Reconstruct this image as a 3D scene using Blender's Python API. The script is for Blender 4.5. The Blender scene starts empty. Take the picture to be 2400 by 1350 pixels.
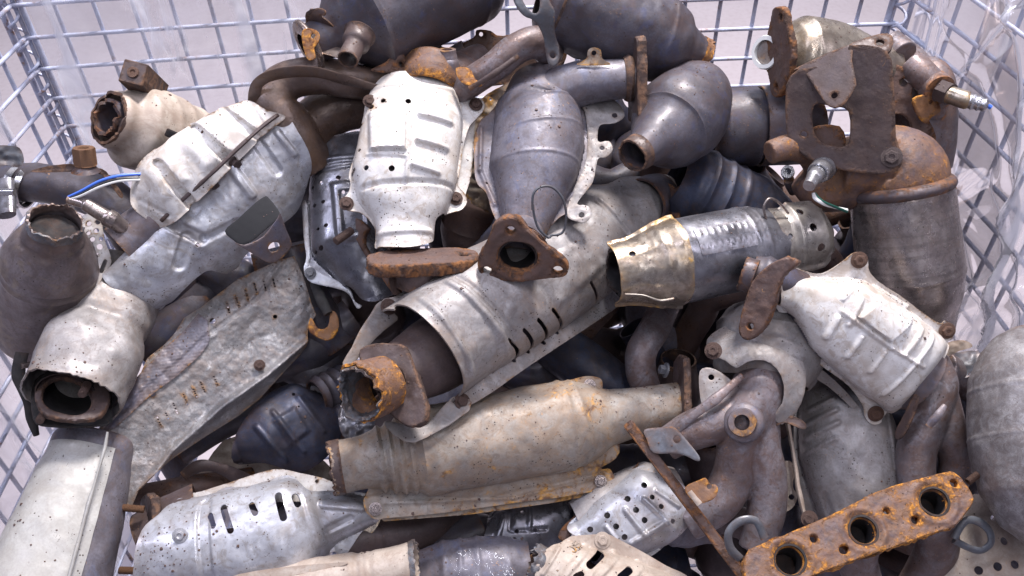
import bpy, math, random
import numpy as np
from mathutils import Matrix, Vector
R=math.radians
sc=bpy.context.scene
col=sc.collection
# ---------------------------------------------------------------- camera
CAM=np.array([0.0,0.0,1.45]); PITCH=R(44); ROLL=0.030; F=2078.0
_f=np.array([0,math.cos(PITCH),-math.sin(PITCH)]); _r0=np.array([1.0,0,0]); _u0=np.array([0,math.sin(PITCH),math.cos(PITCH)])
_c,_s=math.cos(ROLL),math.sin(ROLL)
_r=_c*_r0-_s*_u0; _u=_c*_u0+_s*_r0
cd=bpy.data.cameras.new('camera'); cam=bpy.data.objects.new('camera',cd); col.objects.link(cam)
cd.sensor_width=36; cd.lens=F/2400*36; cd.clip_start=0.02; cd.clip_end=60
cam.matrix_world=Matrix(((_r[0],_u[0],-_f[0],CAM[0]),(_r[1],_u[1],-_f[1],CAM[1]),(_r[2],_u[2],-_f[2],CAM[2]),(0,0,0,1)))
sc.camera=cam
# ---------------------------------------------------------------- light: warehouse strip lamps, their bounce, and an added background lamp
w=bpy.data.worlds.new('World'); sc.world=w; w.use_nodes=True
bg=w.node_tree.nodes['Background']; bg.inputs[0].default_value=(0.60,0.64,1.0,1); bg.inputs[1].default_value=0.19
def area(name,loc,tgt,sx,sy,power,colr,spread=180):
    l=bpy.data.lights.new(name,'AREA'); l.shape='RECTANGLE'; l.size=sx; l.size_y=sy; l.energy=power; l.color=colr; l.spread=R(spread)
    o=bpy.data.objects.new(name,l); col.objects.link(o); o.location=loc
    o.rotation_euler=(Vector(tgt)-Vector(loc)).to_track_quat('-Z','Y').to_euler(); return o
area('hall_and_fill_lamp',(0.45,1.75,3.0),(0,0.8,0.6),0.5,0.4,122,(1.0,0.95,0.94))
area('hall_and_fill_lamp',(0.25,-0.7,3.1),(0.1,0.7,0.6),0.10,2.2,20,(0.92,0.92,1.0))
area('hall_and_fill_lamp',(-1.5,0.5,3.2),(0,0.8,0.6),0.22,2.6,48,(0.78,0.80,1.0))
area('hall_and_fill_lamp',(1.6,0.2,3.2),(0,0.8,0.6),0.25,2.6,30,(0.90,0.87,1.0))
area('hall_and_fill_lamp',(0.0,3.6,3.4),(0,3.2,0),2.6,2.0,68,(0.87,0.90,1.0))  # added lamp that keeps the floor behind the crate bright
sc.view_settings.view_transform='Standard'; sc.view_settings.look='None'; sc.view_settings.exposure=0.0; sc.view_settings.gamma=1
# ---------------------------------------------------------------- numeric helpers
def W(px,py,d):
    return CAM+d*(_f+_r*((px-1200)/F)+_u*((675-py)/F))
def ray(px,py): return _f+_r*((px-1200)/F)+_u*((675-py)/F)
def nrm(v): v=np.asarray(v,float); return v/np.linalg.norm(v)
_rng=np.random.RandomState(7); _tab=_rng.rand(4096)
def vnoise(P,s,seed=0):
    Q=P/s+seed*17.37+100; i=np.floor(Q).astype(int); f=Q-i; f=f*f*(3-2*f); out=0
    for dx in (0,1):
        for dy in (0,1):
            for dz in (0,1):
                h=_tab[((i[...,0]+dx)*73856093 ^ (i[...,1]+dy)*19349663 ^ (i[...,2]+dz)*83492791)&4095]
                wx=f[...,0] if dx else 1-f[...,0]; wy=f[...,1] if dy else 1-f[...,1]; wz=f[...,2] if dz else 1-f[...,2]
                out=out+h*wx*wy*wz
    return out*2-1
def P3(x,y,z=0.0):
    x,y=np.broadcast_arrays(np.asarray(x,float),np.asarray(y,float)); return np.stack([x,y,np.zeros_like(x)+z],-1)
def sstep(a,b,x):
    t=np.clip((x-a)/(b-a),0,1); return t*t*(3-2*t)
def smooth_poly(p,k=5):
    p=np.asarray(p,float); n=len(p); out=[]
    for i in range(n):
        a,b,c,d=p[i-1],p[i],p[(i+1)%n],p[(i+2)%n]
        for j in range(k):
            t=j/k; out.append(.5*((2*b)+(-a+c)*t+(2*a-5*b+4*c-d)*t*t+(-a+3*b-3*c+d)*t**3))
    return np.array(out)
def sd_poly(x,y,p):
    p=np.asarray(p,float); d=np.full(x.shape,1e18); ins=np.zeros(x.shape,bool)
    for i in range(len(p)):
        a=p[i-1]; b=p[i]; ex,ey=b-a; wx=x-a[0]; wy=y-a[1]
        t=np.clip((wx*ex+wy*ey)/(ex*ex+ey*ey+1e-9),0,1); bx=wx-ex*t; by=wy-ey*t
        d=np.minimum(d,bx*bx+by*by)
        if ey!=0:
            c=((a[1]<=y)&(b[1]>y))|((b[1]<=y)&(a[1]>y)); ins^=c&(x<a[0]+wy*ex/ey)
    d=np.sqrt(d); return np.where(ins,-d,d)
def sd_cap(x,y,a,b,r):
    ex,ey=b[0]-a[0],b[1]-a[1]; wx=x-a[0]; wy=y-a[1]; t=np.clip((wx*ex+wy*ey)/(ex*ex+ey*ey+1e-9),0,1)
    return np.hypot(wx-ex*t,wy-ey*t)-r
def sd_box(x,y,cx,cy,hx,hy,ang=0,r=0):
    c,s=math.cos(ang),math.sin(ang); X=(x-cx)*c+(y-cy)*s; Y=-(x-cx)*s+(y-cy)*c
    qx=np.abs(X)-hx+r; qy=np.abs(Y)-hy+r
    return np.hypot(np.maximum(qx,0),np.maximum(qy,0))+np.minimum(np.maximum(qx,qy),0)-r
# ---------------------------------------------------------------- mesh building
def mesh(name,V,F4,F3=None,ang=38,attr=None):
    me=bpy.data.meshes.new(name); V=np.asarray(V,np.float32)
    F4=np.asarray(F4,np.int32).reshape(-1,4); n3=0
    loops=F4.ravel(); starts=np.arange(len(F4))*4
    if F3 is not None and len(F3):
        F3=np.asarray(F3,np.int32).reshape(-1,3); starts=np.concatenate([starts,len(loops)+np.arange(len(F3))*3]); loops=np.concatenate([loops,F3.ravel()]); n3=len(F3)
    me.vertices.add(len(V)); me.vertices.foreach_set('co',V.ravel())
    me.loops.add(len(loops)); me.loops.foreach_set('vertex_index',loops.astype(np.int32))
    me.polygons.add(len(starts)); me.polygons.foreach_set('loop_start',starts.astype(np.int32))
    me.update(calc_edges=True); me.validate()
    if attr is not None and len(me.vertices)==len(attr):
        a=me.attributes.new('rim','FLOAT','POINT'); a.data.foreach_set('value',np.asarray(attr,np.float32))
    me.polygons.foreach_set('use_smooth',np.ones(len(me.polygons),bool))
    if ang<180: me.set_sharp_from_angle(angle=R(ang))
    return me
def tag(o,label=None,cat=None,group=None,kind=None):
    if label: o['label']=label
    if cat: o['category']=cat
    if group: o['group']=group
    if kind: o['kind']=kind
    return o
class Thing:
    def __init__(s,name,label,cat,a,b,roll=0,group=None,zd=None):
        A=W(*a); B=W(*b); X=B-A; s.L=np.linalg.norm(X); X=X/s.L
        tw=nrm(CAM-(A+B)/2) if zd is None else nrm(zd)
        Z=nrm(tw-X*tw.dot(X)); Y=np.cross(Z,X)
        if roll:
            c,q=math.cos(R(roll)),math.sin(R(roll)); Y,Z=Y*c+Z*q,Z*c-Y*q
        s.A=A; s.X,s.Y,s.Z=X,Y,Z; s.M=np.stack([X,Y,Z],1); s.S=(a[2]+b[2])/2/F; s.len=s.L/s.S
        e=bpy.data.objects.new(name,None); col.objects.link(e); e.empty_display_size=.02
        e.matrix_world=Matrix([[*s.M[i],A[i]] for i in range(3)]+[[0,0,0,1]])
        tag(e,label,cat,group); s.e=e; s.seed=(hash(label)&0) + sum(map(ord,label))%97
    def l(s,px,py,z=0.0):
        """local point (px units) where the sight line of an image point meets the local plane z"""
        o=s.M.T@(CAM-s.A)/s.S; d=s.M.T@ray(px,py); k=(z-o[2])/d[2]; q=o+d*k; return np.array([q[0],q[1],z])
    def on(s,px,py,fr):
        o0,ex,ey=fr; n=np.cross(ex,ey); o=s.M.T@(CAM-s.A)/s.S; d=s.M.T@ray(px,py); k=n.dot(o0-o)/n.dot(d); q=o+d*k-o0
        return np.array([q.dot(ex),q.dot(ey)])
    def at(s,px,py,d): return s.M.T@(W(px,py,d)-s.A)/s.S
    def add(s,name,me,mat,par=None,label=None):
        me.materials.append(mat); o=bpy.data.objects.new(name,me); col.objects.link(o); o.parent=par or s.e
        if par is None and any(k in name for k in ('flange','shield','shell','bracket')): s.host=o
        if label: o['label']=label
        return o
def frame_img(t,px,py,d,tiltx=0,tilty=0,spin=0):
    """plane at an image point, facing the camera then tilted; returned in the thing's local px units"""
    o=t.at(px,py,d); n=nrm(CAM-W(px,py,d)); ex=nrm(np.cross(_u,n)); ey=np.cross(n,ex)
    c,q=math.cos(R(tiltx)),math.sin(R(tiltx)); ey,n=ey*c+n*q,n*c-ey*q
    c,q=math.cos(R(tilty)),math.sin(R(tilty)); ex,n=ex*c+n*q,n*c-ex*q
    c,q=math.cos(R(spin)),math.sin(R(spin)); ex,ey=ex*c+ey*q,ey*c-ex*q
    return (o,t.M.T@ex,t.M.T@ey)
def resample(st,step,smooth=True,curved=False):
    """st: rows x,y,z,ry,rz -> dense rows"""
    st=np.asarray(st,float); out=[]
    if curved:
        n=len(st)
        for i in range(n-1):
            a=st[max(i-1,0)];b=st[i];c=st[i+1];d=st[min(i+2,n-1)]; k=max(2,int(np.linalg.norm((c-b)[:3])/step))
            for j in range(k):
                t=j/k; out.append(.5*((2*b)+(-a+c)*t+(2*a-5*b+4*c-d)*t*t+(-a+3*b-3*c+d)*t**3))
        out.append(st[-1]); return np.array(out)
    for i in range(len(st)-1):
        k=max(1,int(max(np.linalg.norm((st[i+1]-st[i])[:3]),abs(st[i+1,3]-st[i,3]))/step))
        for j in range(k): out.append(st[i]+(st[i+1]-st[i])*j/k)
    out.append(st[-1]); o=np.array(out)
    if smooth and len(o)>6:
        for _ in range(2):
            q=o.copy(); q[1:-1]=(o[:-2]+2*o[1:-1]+o[2:])/4; o=q
    return o
def sweep(t,name,st,mat,n=56,thick=3,jag=(0,0),dent=1.0,curved=True,pw=2.0,step=4,par=None,holes=None,label=None,up=(0,0,1),solid=False,ang=38,ribs=None,raw=False,arc=None):
    """tube along stations (x,y,z,r[,rz]) with a real wall; jag = ragged length of torn ends"""
    st=[(*q,q[3]) if len(q)==4 else q for q in st]
    S=resample(st,step,curved=curved); P=S[:,:3]; m=len(P)
    T=np.gradient(P,axis=0); T/=np.linalg.norm(T,axis=1)[:,None]+1e-12
    u=np.array(up,float); N=[]
    if abs(T[0].dot(u))>.95: u=np.array([0,1.0,0])
    for i in range(m):
        u=u-T[i]*T[i].dot(u); u/=np.linalg.norm(u); N.append(u.copy())
    N=np.array(N); B=np.cross(T,N)
    if arc: th=np.linspace(R(arc[0]),R(arc[1]),n)
    else: th=np.arange(n)/n*2*math.pi
    c,s_=np.cos(th),np.sin(th)
    if pw!=2: k=(np.abs(c)**pw+np.abs(s_)**pw)**(-1/pw); c,s_=c*k,s_*k
    sl=np.concatenate([[0],np.cumsum(np.linalg.norm(np.diff(P,axis=0),axis=1))]); Lx=sl[-1]
    rb=np.zeros(m)
    for (x0,w_,h_) in (ribs or []): rb+=h_*np.exp(-((sl-x0)/w_)**2)
    def surf(off):
        ry=(S[:,3]+rb-off)[:,None]; rz=(S[:,4]+rb-off)[:,None]
        Q=P[:,None]+N[:,None]*(rz*c)[...,None]+B[:,None]*(ry*s_)[...,None]
        return Q
    O=surf(0); D=N[:,None]*c[None,:,None]+B[:,None]*s_[None,:,None]
    nz=vnoise(O,45,t.seed)*2.2+vnoise(O,16,t.seed+3)*.7
    def jg(Q):
        for e,(j,sg) in enumerate(((jag[0],1),(jag[1],-1))):
            if j:
                a=vnoise(np.stack([c*6,s_*6,0*c+e],-1),2.0,t.seed+5)*.5+vnoise(np.stack([c*6,s_*6,0*c+e],-1),.42,t.seed+6)*.75
                d=(sl if sg>0 else Lx-sl); fall=np.clip(1-d/(j*2.2),0,1)
                Q=Q+T[:,None]*(sg*(a*.5+.5)*j)[None,:,None]*fall[:,None,None]+D*(vnoise(Q,9,3)*j*.18)[...,None]*fall[:,None,None]
        return Q
    O=jg(O+D*(nz*dent)[...,None])
    rim=np.exp(-np.minimum(sl,Lx-sl)/14)
    if solid:
        ring=O; V=ring.reshape(-1,3); rows=m; at=np.repeat(rim,n)
        i=np.arange(rows-1)[:,None]; j=np.arange(n)[None]; j2=(j+1)%n
        Fq=np.stack([i*n+j,i*n+j2,(i+1)*n+j2,(i+1)*n+j],-1).reshape(-1,4)
        V=np.concatenate([V,[P[0],P[-1]]]); at=np.concatenate([at,[1,1]]); jj=np.arange(n); k2=(jj+1)%n
        F3=np.concatenate([np.stack([np.full(n,rows*n),k2,jj],-1),np.stack([np.full(n,rows*n+1),(rows-1)*n+jj,(rows-1)*n+k2],-1)])
    else:
        I=jg(surf(thick)+D*(nz*dent)[...,None]); 
        # close the thickness of the two lips, inner skin runs back
        V=np.concatenate([O.reshape(-1,3),I[::-1].reshape(-1,3)]); rows=2*m; at=np.concatenate([np.repeat(rim,n),np.repeat(rim[::-1],n)])
        i=np.arange(rows)[:,None]; i2=(i+1)%rows; j=np.arange(n if not arc else n-1)[None]; j2=(j+1)%n
        Fq=np.stack([i*n+j,i*n+j2,i2*n+j2,i2*n+j],-1).reshape(-1,4); F3=None
        if arc:
            k=np.arange(m-1); a0=k*n; a1=(k+1)*n; b0=(rows-1-k)*n; b1=(rows-2-k)*n
            Fq=np.concatenate([Fq,np.stack([a0,a1,b1,b0],-1),np.stack([a1+n-1,a0+n-1,b0+n-1,b1+n-1],-1)])
    if raw: return V,Fq,F3
    return t.add(name,mesh(name,V*t.S,Fq,F3,ang,at),mat,par,label)
def loft(t,name,st,mat,y=0,z=0,**k):
    """solid of revolution about the local x axis: rows (x,r) or (x,r,y,z) or (x,r,y,z,rz)"""
    q=[]
    for r in st:
        yy=r[2] if len(r)>2 else y; zz=r[3] if len(r)>3 else z; q.append((r[0],yy,zz,r[1],r[4] if len(r)>4 else r[1]))
    k.setdefault('curved',False); return sweep(t,name,q,mat,**k)
def ipath(t,pts):
    """rows (px,py,depth,r) in the image -> local stations"""
    return [(*t.at(p[0],p[1],p[2]),*p[3:]) for p in pts]
def sheet(t,name,mat,sdf,bbox,h=2.6,zf=None,thick=3,bevel=0,noise=0,fr=None,mapf=None,par=None,label=None,ang=40,seed=0,rimw=9,skin=False):
    x0,y0,x1,y1=bbox; nx=max(3,int((x1-x0)/h)+1); ny=max(3,int((y1-y0)/h)+1)
    X,Y=np.meshgrid(np.linspace(x0,x1,nx),np.linspace(y0,y1,ny),indexing='ij')
    for _ in range(2):
        s=sdf(X,Y); e=.3; gx=(sdf(X+e,Y)-sdf(X-e,Y))/(2*e); gy=(sdf(X,Y+e)-sdf(X,Y-e))/(2*e); g=np.maximum(gx*gx+gy*gy,.2)
        mk=np.abs(s)<.62*h; X=np.where(mk,X-gx*s/g,X); Y=np.where(mk,Y-gy*s/g,Y)
    s=sdf(X,Y); ok=s<.12*h; d=np.maximum(-s,0)
    Z=zf(X,Y) if zf else np.zeros_like(X)
    if noise: Z=Z+noise*(vnoise(P3(X,Y),22,seed+t.seed)+.4*vnoise(P3(X,Y),8,seed+t.seed+1))
    if mapf: Pm=mapf(X,Y,Z)
    else: Pm=np.stack([X,Y,Z],-1)
    gu=np.gradient(Pm,axis=0); gv=np.gradient(Pm,axis=1); Nn=np.cross(gu,gv); Nn/=np.linalg.norm(Nn,axis=-1,keepdims=True)+1e-9
    bv=0
    if bevel: q=np.clip(1-d/bevel,0,1); bv=bevel*(1-np.sqrt(np.maximum(1-q*q,0)))
    bv=np.zeros_like(X)+bv
    top=Pm-Nn*bv[...,None]; bot=Pm-Nn*(thick-np.minimum(bv,thick*.45))[...,None]
    if fr is not None:
        o,ex,ey=fr; ez=np.cross(ex,ey); A=np.stack([ex,ey,ez]); top=top@A+o; bot=bot@A+o
    idx=np.arange(nx*ny).reshape(nx,ny); q=np.stack([idx[:-1,:-1],idx[1:,:-1],idx[1:,1:],idx[:-1,1:]],-1).reshape(-1,4)
    o_=ok.ravel()[q]; c=o_.sum(1); q4=q[c==4]; t3=q[c==3]; k3=o_[c==3]; tri=t3[k3].reshape(-1,3) if len(t3) else np.zeros((0,3),int)
    E=np.concatenate([q4[:,[0,1]],q4[:,[1,2]],q4[:,[2,3]],q4[:,[3,0]],tri[:,[0,1]],tri[:,[1,2]],tri[:,[2,0]]])
    N=nx*ny; key=np.minimum(E[:,0],E[:,1]).astype(np.int64)*N+np.maximum(E[:,0],E[:,1]); _,inv,cnt=np.unique(key,return_inverse=True,return_counts=True)
    be=E[cnt[inv]==1]; side=np.stack([be[:,1],be[:,0],be[:,0]+N,be[:,1]+N],-1)
    F4=np.concatenate([q4,q4[:,::-1]+N,side]); F3=np.concatenate([tri,tri[:,::-1]+N]); V=np.concatenate([top.reshape(-1,3),bot.reshape(-1,3)])
    if skin: F4=q4; F3=tri
    used=np.zeros(2*N,bool); used[F4.ravel()]=True; used[F3.ravel()]=True; mp=np.cumsum(used)-1
    at=np.tile(np.exp(-d.ravel()/rimw),2)
    return t.add(name,mesh(name,(V*t.S)[used],mp[F4],mp[F3] if len(F3) else None,ang,at[used]),mat,par,label)
def bb(p,m=3): p=np.asarray(p); return (p[:,0].min()-m,p[:,1].min()-m,p[:,0].max()+m,p[:,1].max()+m)
def plate(t,name,mat,poly,holes=(),slots=(),thick=18,bevel=3,fr=None,smooth=3,h=2.6,noise=.6,par=None,label=None,z=0,px=True,zf=None,polys_out=()):
    """flat plate; outline, holes (px,py,r) and slots ((px,py),(px,py),r) traced on its own plane"""
    if px:
        cv=(lambda a,b:t.on(a,b,fr)) if fr is not None else (lambda a,b:t.l(a,b,z)[:2])
    else: cv=lambda a,b:np.array([a,b],float)
    p=np.array([cv(*q[:2]) for q in poly]); 
    if smooth: p=smooth_poly(p,smooth)
    H=[(*cv(a,b),r) for a,b,r in holes]; SL=[(cv(*a),cv(*b),r) for a,b,r in slots]
    PO=[smooth_poly([cv(*q) for q in po],3) for po in polys_out]
    def sdf(x,y):
        s=sd_poly(x,y,p)
        for a,b,r in H: s=np.maximum(s,-(np.hypot(x-a,y-b)-r))
        for a,b,r in SL: s=np.maximum(s,-sd_cap(x,y,a,b,r))
        for po in PO: s=np.maximum(s,-sd_poly(x,y,po))
        return s
    z0=0 if fr is not None else z
    return sheet(t,name,mat,sdf,bb(p),h=h,zf=(lambda x,y:z0+0*x+(zf(x,y) if zf else 0)),thick=thick,bevel=bevel,noise=noise,fr=fr,par=par,label=label)
def shield(t,name,mat,outline,edges,holes=(),slots=(),emb=(),thick=3,z0=0,pw=2.0,h=2.6,dent=1.5,par=None,label=None,smooth=4,lip=0,extra=None,polys_out=(),flat=1.0):
    """stamped half shell: flange outline + bulge between edge pairs ((lx,ly),(rx,ry),H)"""
    E=[]
    for a,b,H in edges:
        A=t.l(*a,z0); B=t.l(*b,z0); E.append(((A[0]+B[0])/2,(A[1]+B[1])/2,abs(A[1]-B[1])/2,H,(B[0]-A[0])/(B[1]-A[1]+1e-6)))
    E=np.array(sorted(E)); xs=E[:,0]; kn=np.linspace(xs[0],xs[-1],90)
    def itp(c):
        v=np.interp(kn,xs,c)
        for _ in range(10): v[1:-1]=(v[:-2]+2*v[1:-1]+v[2:])/4
        return v
    yc,ww,HH=itp(E[:,1]),itp(E[:,2]),itp(E[:,3]); sh=np.mean(E[:,4])
    def base(x,y):
        xx=x
        c=np.interp(xx,kn,yc); wv=np.interp(xx,kn,ww); H=np.interp(xx,kn,HH); q=np.clip(np.abs(y-c)/wv,0,1)
        return z0+H*(1-q**pw)**(1/pw)*1.0
    def surf_pt(px,py):
        z=z0
        for _ in range(12):
            q=t.l(px,py,z); z=.5*z+.5*float(base(np.array([q[0]]),np.array([q[1]]))[0])
        return t.l(px,py,z)[:2]
    p=smooth_poly([t.l(a,b,z0)[:2] if len(r)==0 else surf_pt(a,b) for (a,b,*r) in outline],smooth)
    HO=[(*surf_pt(a,b),r) for a,b,r in holes]; SL=[(surf_pt(*a),surf_pt(*b),r) for a,b,r in slots]
    EM=[]
    for e in emb:
        if e[0]=='line': EM.append(('line',surf_pt(*e[1]),surf_pt(*e[2]),e[3],e[4]))
        elif e[0]=='poly': EM.append(('poly',np.array([surf_pt(*q) for q in e[1]]),e[2],e[3]))
        elif e[0]=='dot': EM.append(('dot',surf_pt(*e[1]),e[2],e[3]))
    PO=[smooth_poly([surf_pt(*q) for q in po],3) for po in polys_out]
    def sdf(x,y):
        s=sd_poly(x,y,p)
        for a,b,r in HO: s=np.maximum(s,-(np.hypot(x-a,y-b)-r))
        for a,b,r in SL: s=np.maximum(s,-sd_cap(x,y,a,b,r))
        for po in PO: s=np.maximum(s,-sd_poly(x,y,po))
        return s
    def zf(x,y):
        z=base(x,y)
        for e in EM:
            if e[0]=='line': z=z+e[4]*(1-sstep(-4,4,sd_cap(x,y,e[1],e[2],e[3])))
            elif e[0]=='poly': z=z+e[2]*(1-sstep(-e[3],e[3],sd_poly(x,y,e[1])))
            else: z=z+e[3]*np.exp(-((x-e[1][0])**2+(y-e[1][1])**2)/e[2]**2)
        z=z+dent*(2.0*vnoise(P3(x,y),70,t.seed)+.9*vnoise(P3(x,y),24,t.seed+2)+.25*vnoise(P3(x,y),9,t.seed+4))
        if lip: z=z+lip*(1-sstep(0,5,-sd_poly(x,y,p)))
        return z if extra is None else z+extra(x,y)
    o=sheet(t,name,mat,sdf,bb(p),h=h,zf=zf,thick=thick,par=par,label=label,ang=50)
    def spt(px,py):
        q=surf_pt(px,py); return np.array([q[0],q[1],float(zf(np.array([q[0]]),np.array([q[1]]))[0])])
    return o,spt
_proto={}
def lathe_unit(name,prof,n=20,hexrows=()):
    V=[];F4=[]
    for i,(z,r) in enumerate(prof):
        for j in range(n):
            a=2*math.pi*j/n; rr=r
            if i in hexrows:
                k=(a+math.pi/6)%(math.pi/3)-math.pi/6; rr=r*math.cos(math.pi/6)/math.cos(k)
            V.append((rr*math.cos(a),rr*math.sin(a),z))
    m=len(prof)
    for i in range(m-1):
        for j in range(n): F4.append((i*n+j,i*n+(j+1)%n,(i+1)*n+(j+1)%n,(i+1)*n+j))
    return mesh(name,V,F4,None,35)
def unit(kind,mat):
    k=(kind,mat.name)
    if k not in _proto:
        if kind=='bolt': me=lathe_unit('bolt',[(0,1.5),(.22,1.5),(.26,1.4),(.26,1.02),(.28,1.0),(.85,1.0),(.98,.86),(.98,.42),(.84,.36),(.84,0.001)],24,(4,5,6))
        elif kind=='rivet': me=lathe_unit('rivet',[(0,1.4),(.2,1.35),(.25,.9),(.45,.8),(.5,.5),(.3,.3),(.3,.001)],20)
        elif kind=='nut': me=lathe_unit('nut',[(0,.98),(0.04,1),(1.5,1),(1.62,.9),(1.62,.5),(1.55,.45),(0.4,.43),(.4,.001)],24,(1,2))
        elif kind=='stud':
            pr=[(0,.85)]; z=0
            while z<6: pr+= [(z+.1,1.0),(z+.22,.86)]; z+=.3
            pr+=[(6.2,.8),(6.3,.7),(6.3,.001)]; me=lathe_unit('stud',pr,14)
        me.materials.append(mat); _proto[k]=me
    return _proto[k]
def fit(t,kind,p,n,r,mat,par=None,zs=1.0,name=None):
    """bolt, rivet, nut or stud at local point p, pointing along n"""
    n=nrm(n); z=Vector(n); q=z.to_track_quat('Z','Y').to_matrix().to_4x4()
    o=bpy.data.objects.new(name or kind,unit(kind,mat)); col.objects.link(o); o.parent=par or getattr(t,'host',None) or t.e
    o.matrix_local=Matrix.Translation(Vector(np.asarray(p)*t.S))@q@Matrix.Diagonal((r*t.S,r*t.S,r*t.S*zs,1)); return o
def cast(t,name,paths,mat,vox=3.2,par=None,label=None,iters=6):
    """pipes fused into one casting"""
    Vs=[];Fs=[];Ts=[];n0=0
    for p in paths:
        V,Fq,F3=sweep(t,name,p,mat,n=28,solid=True,raw=True,dent=.8,step=7)
        Vs.append(V);Fs.append(Fq+n0);Ts.append(F3+n0);n0+=len(V)
    o=t.add(name,mesh(name,np.concatenate(Vs)*t.S,np.concatenate(Fs),np.concatenate(Ts),180),mat,par,label)
    m=o.modifiers.new('fuse','REMESH'); m.mode='VOXEL'; m.voxel_size=vox*t.S; m.use_smooth_shade=True
    m=o.modifiers.new('soften','SMOOTH'); m.iterations=iters; m.factor=.6
    return o
def frame_dir(t,a,b,spin=0):
    p=W(*a); q=W(*b); n=nrm(p-q); ex=nrm(np.cross(_u,n)); ey=np.cross(n,ex); c,k=math.cos(R(spin)),math.sin(R(spin)); ex,ey=ex*c+ey*k,ey*c-ex*k
    return (t.at(*a),t.M.T@ex,t.M.T@ey)
def box(t,name,mat,fr,sx,sy,sz,bevel=2,hollow=None,par=None,z0=0):
    p=[(-sx,-sy),(sx,-sy),(sx,sy),(-sx,sy)]
    def sdf(x,y):
        s=sd_box(x,y,0,0,sx,sy,0,3)
        if hollow: s=np.maximum(s,-sd_box(x,y,0,0,sx-hollow,sy-hollow,0,3))
        return s
    return sheet(t,name,mat,sdf,(-sx-2,-sy-2,sx+2,sy+2),h=2.2,thick=sz,bevel=bevel,fr=fr,noise=.3,par=par,zf=lambda x,y:0*x+z0)
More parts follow.
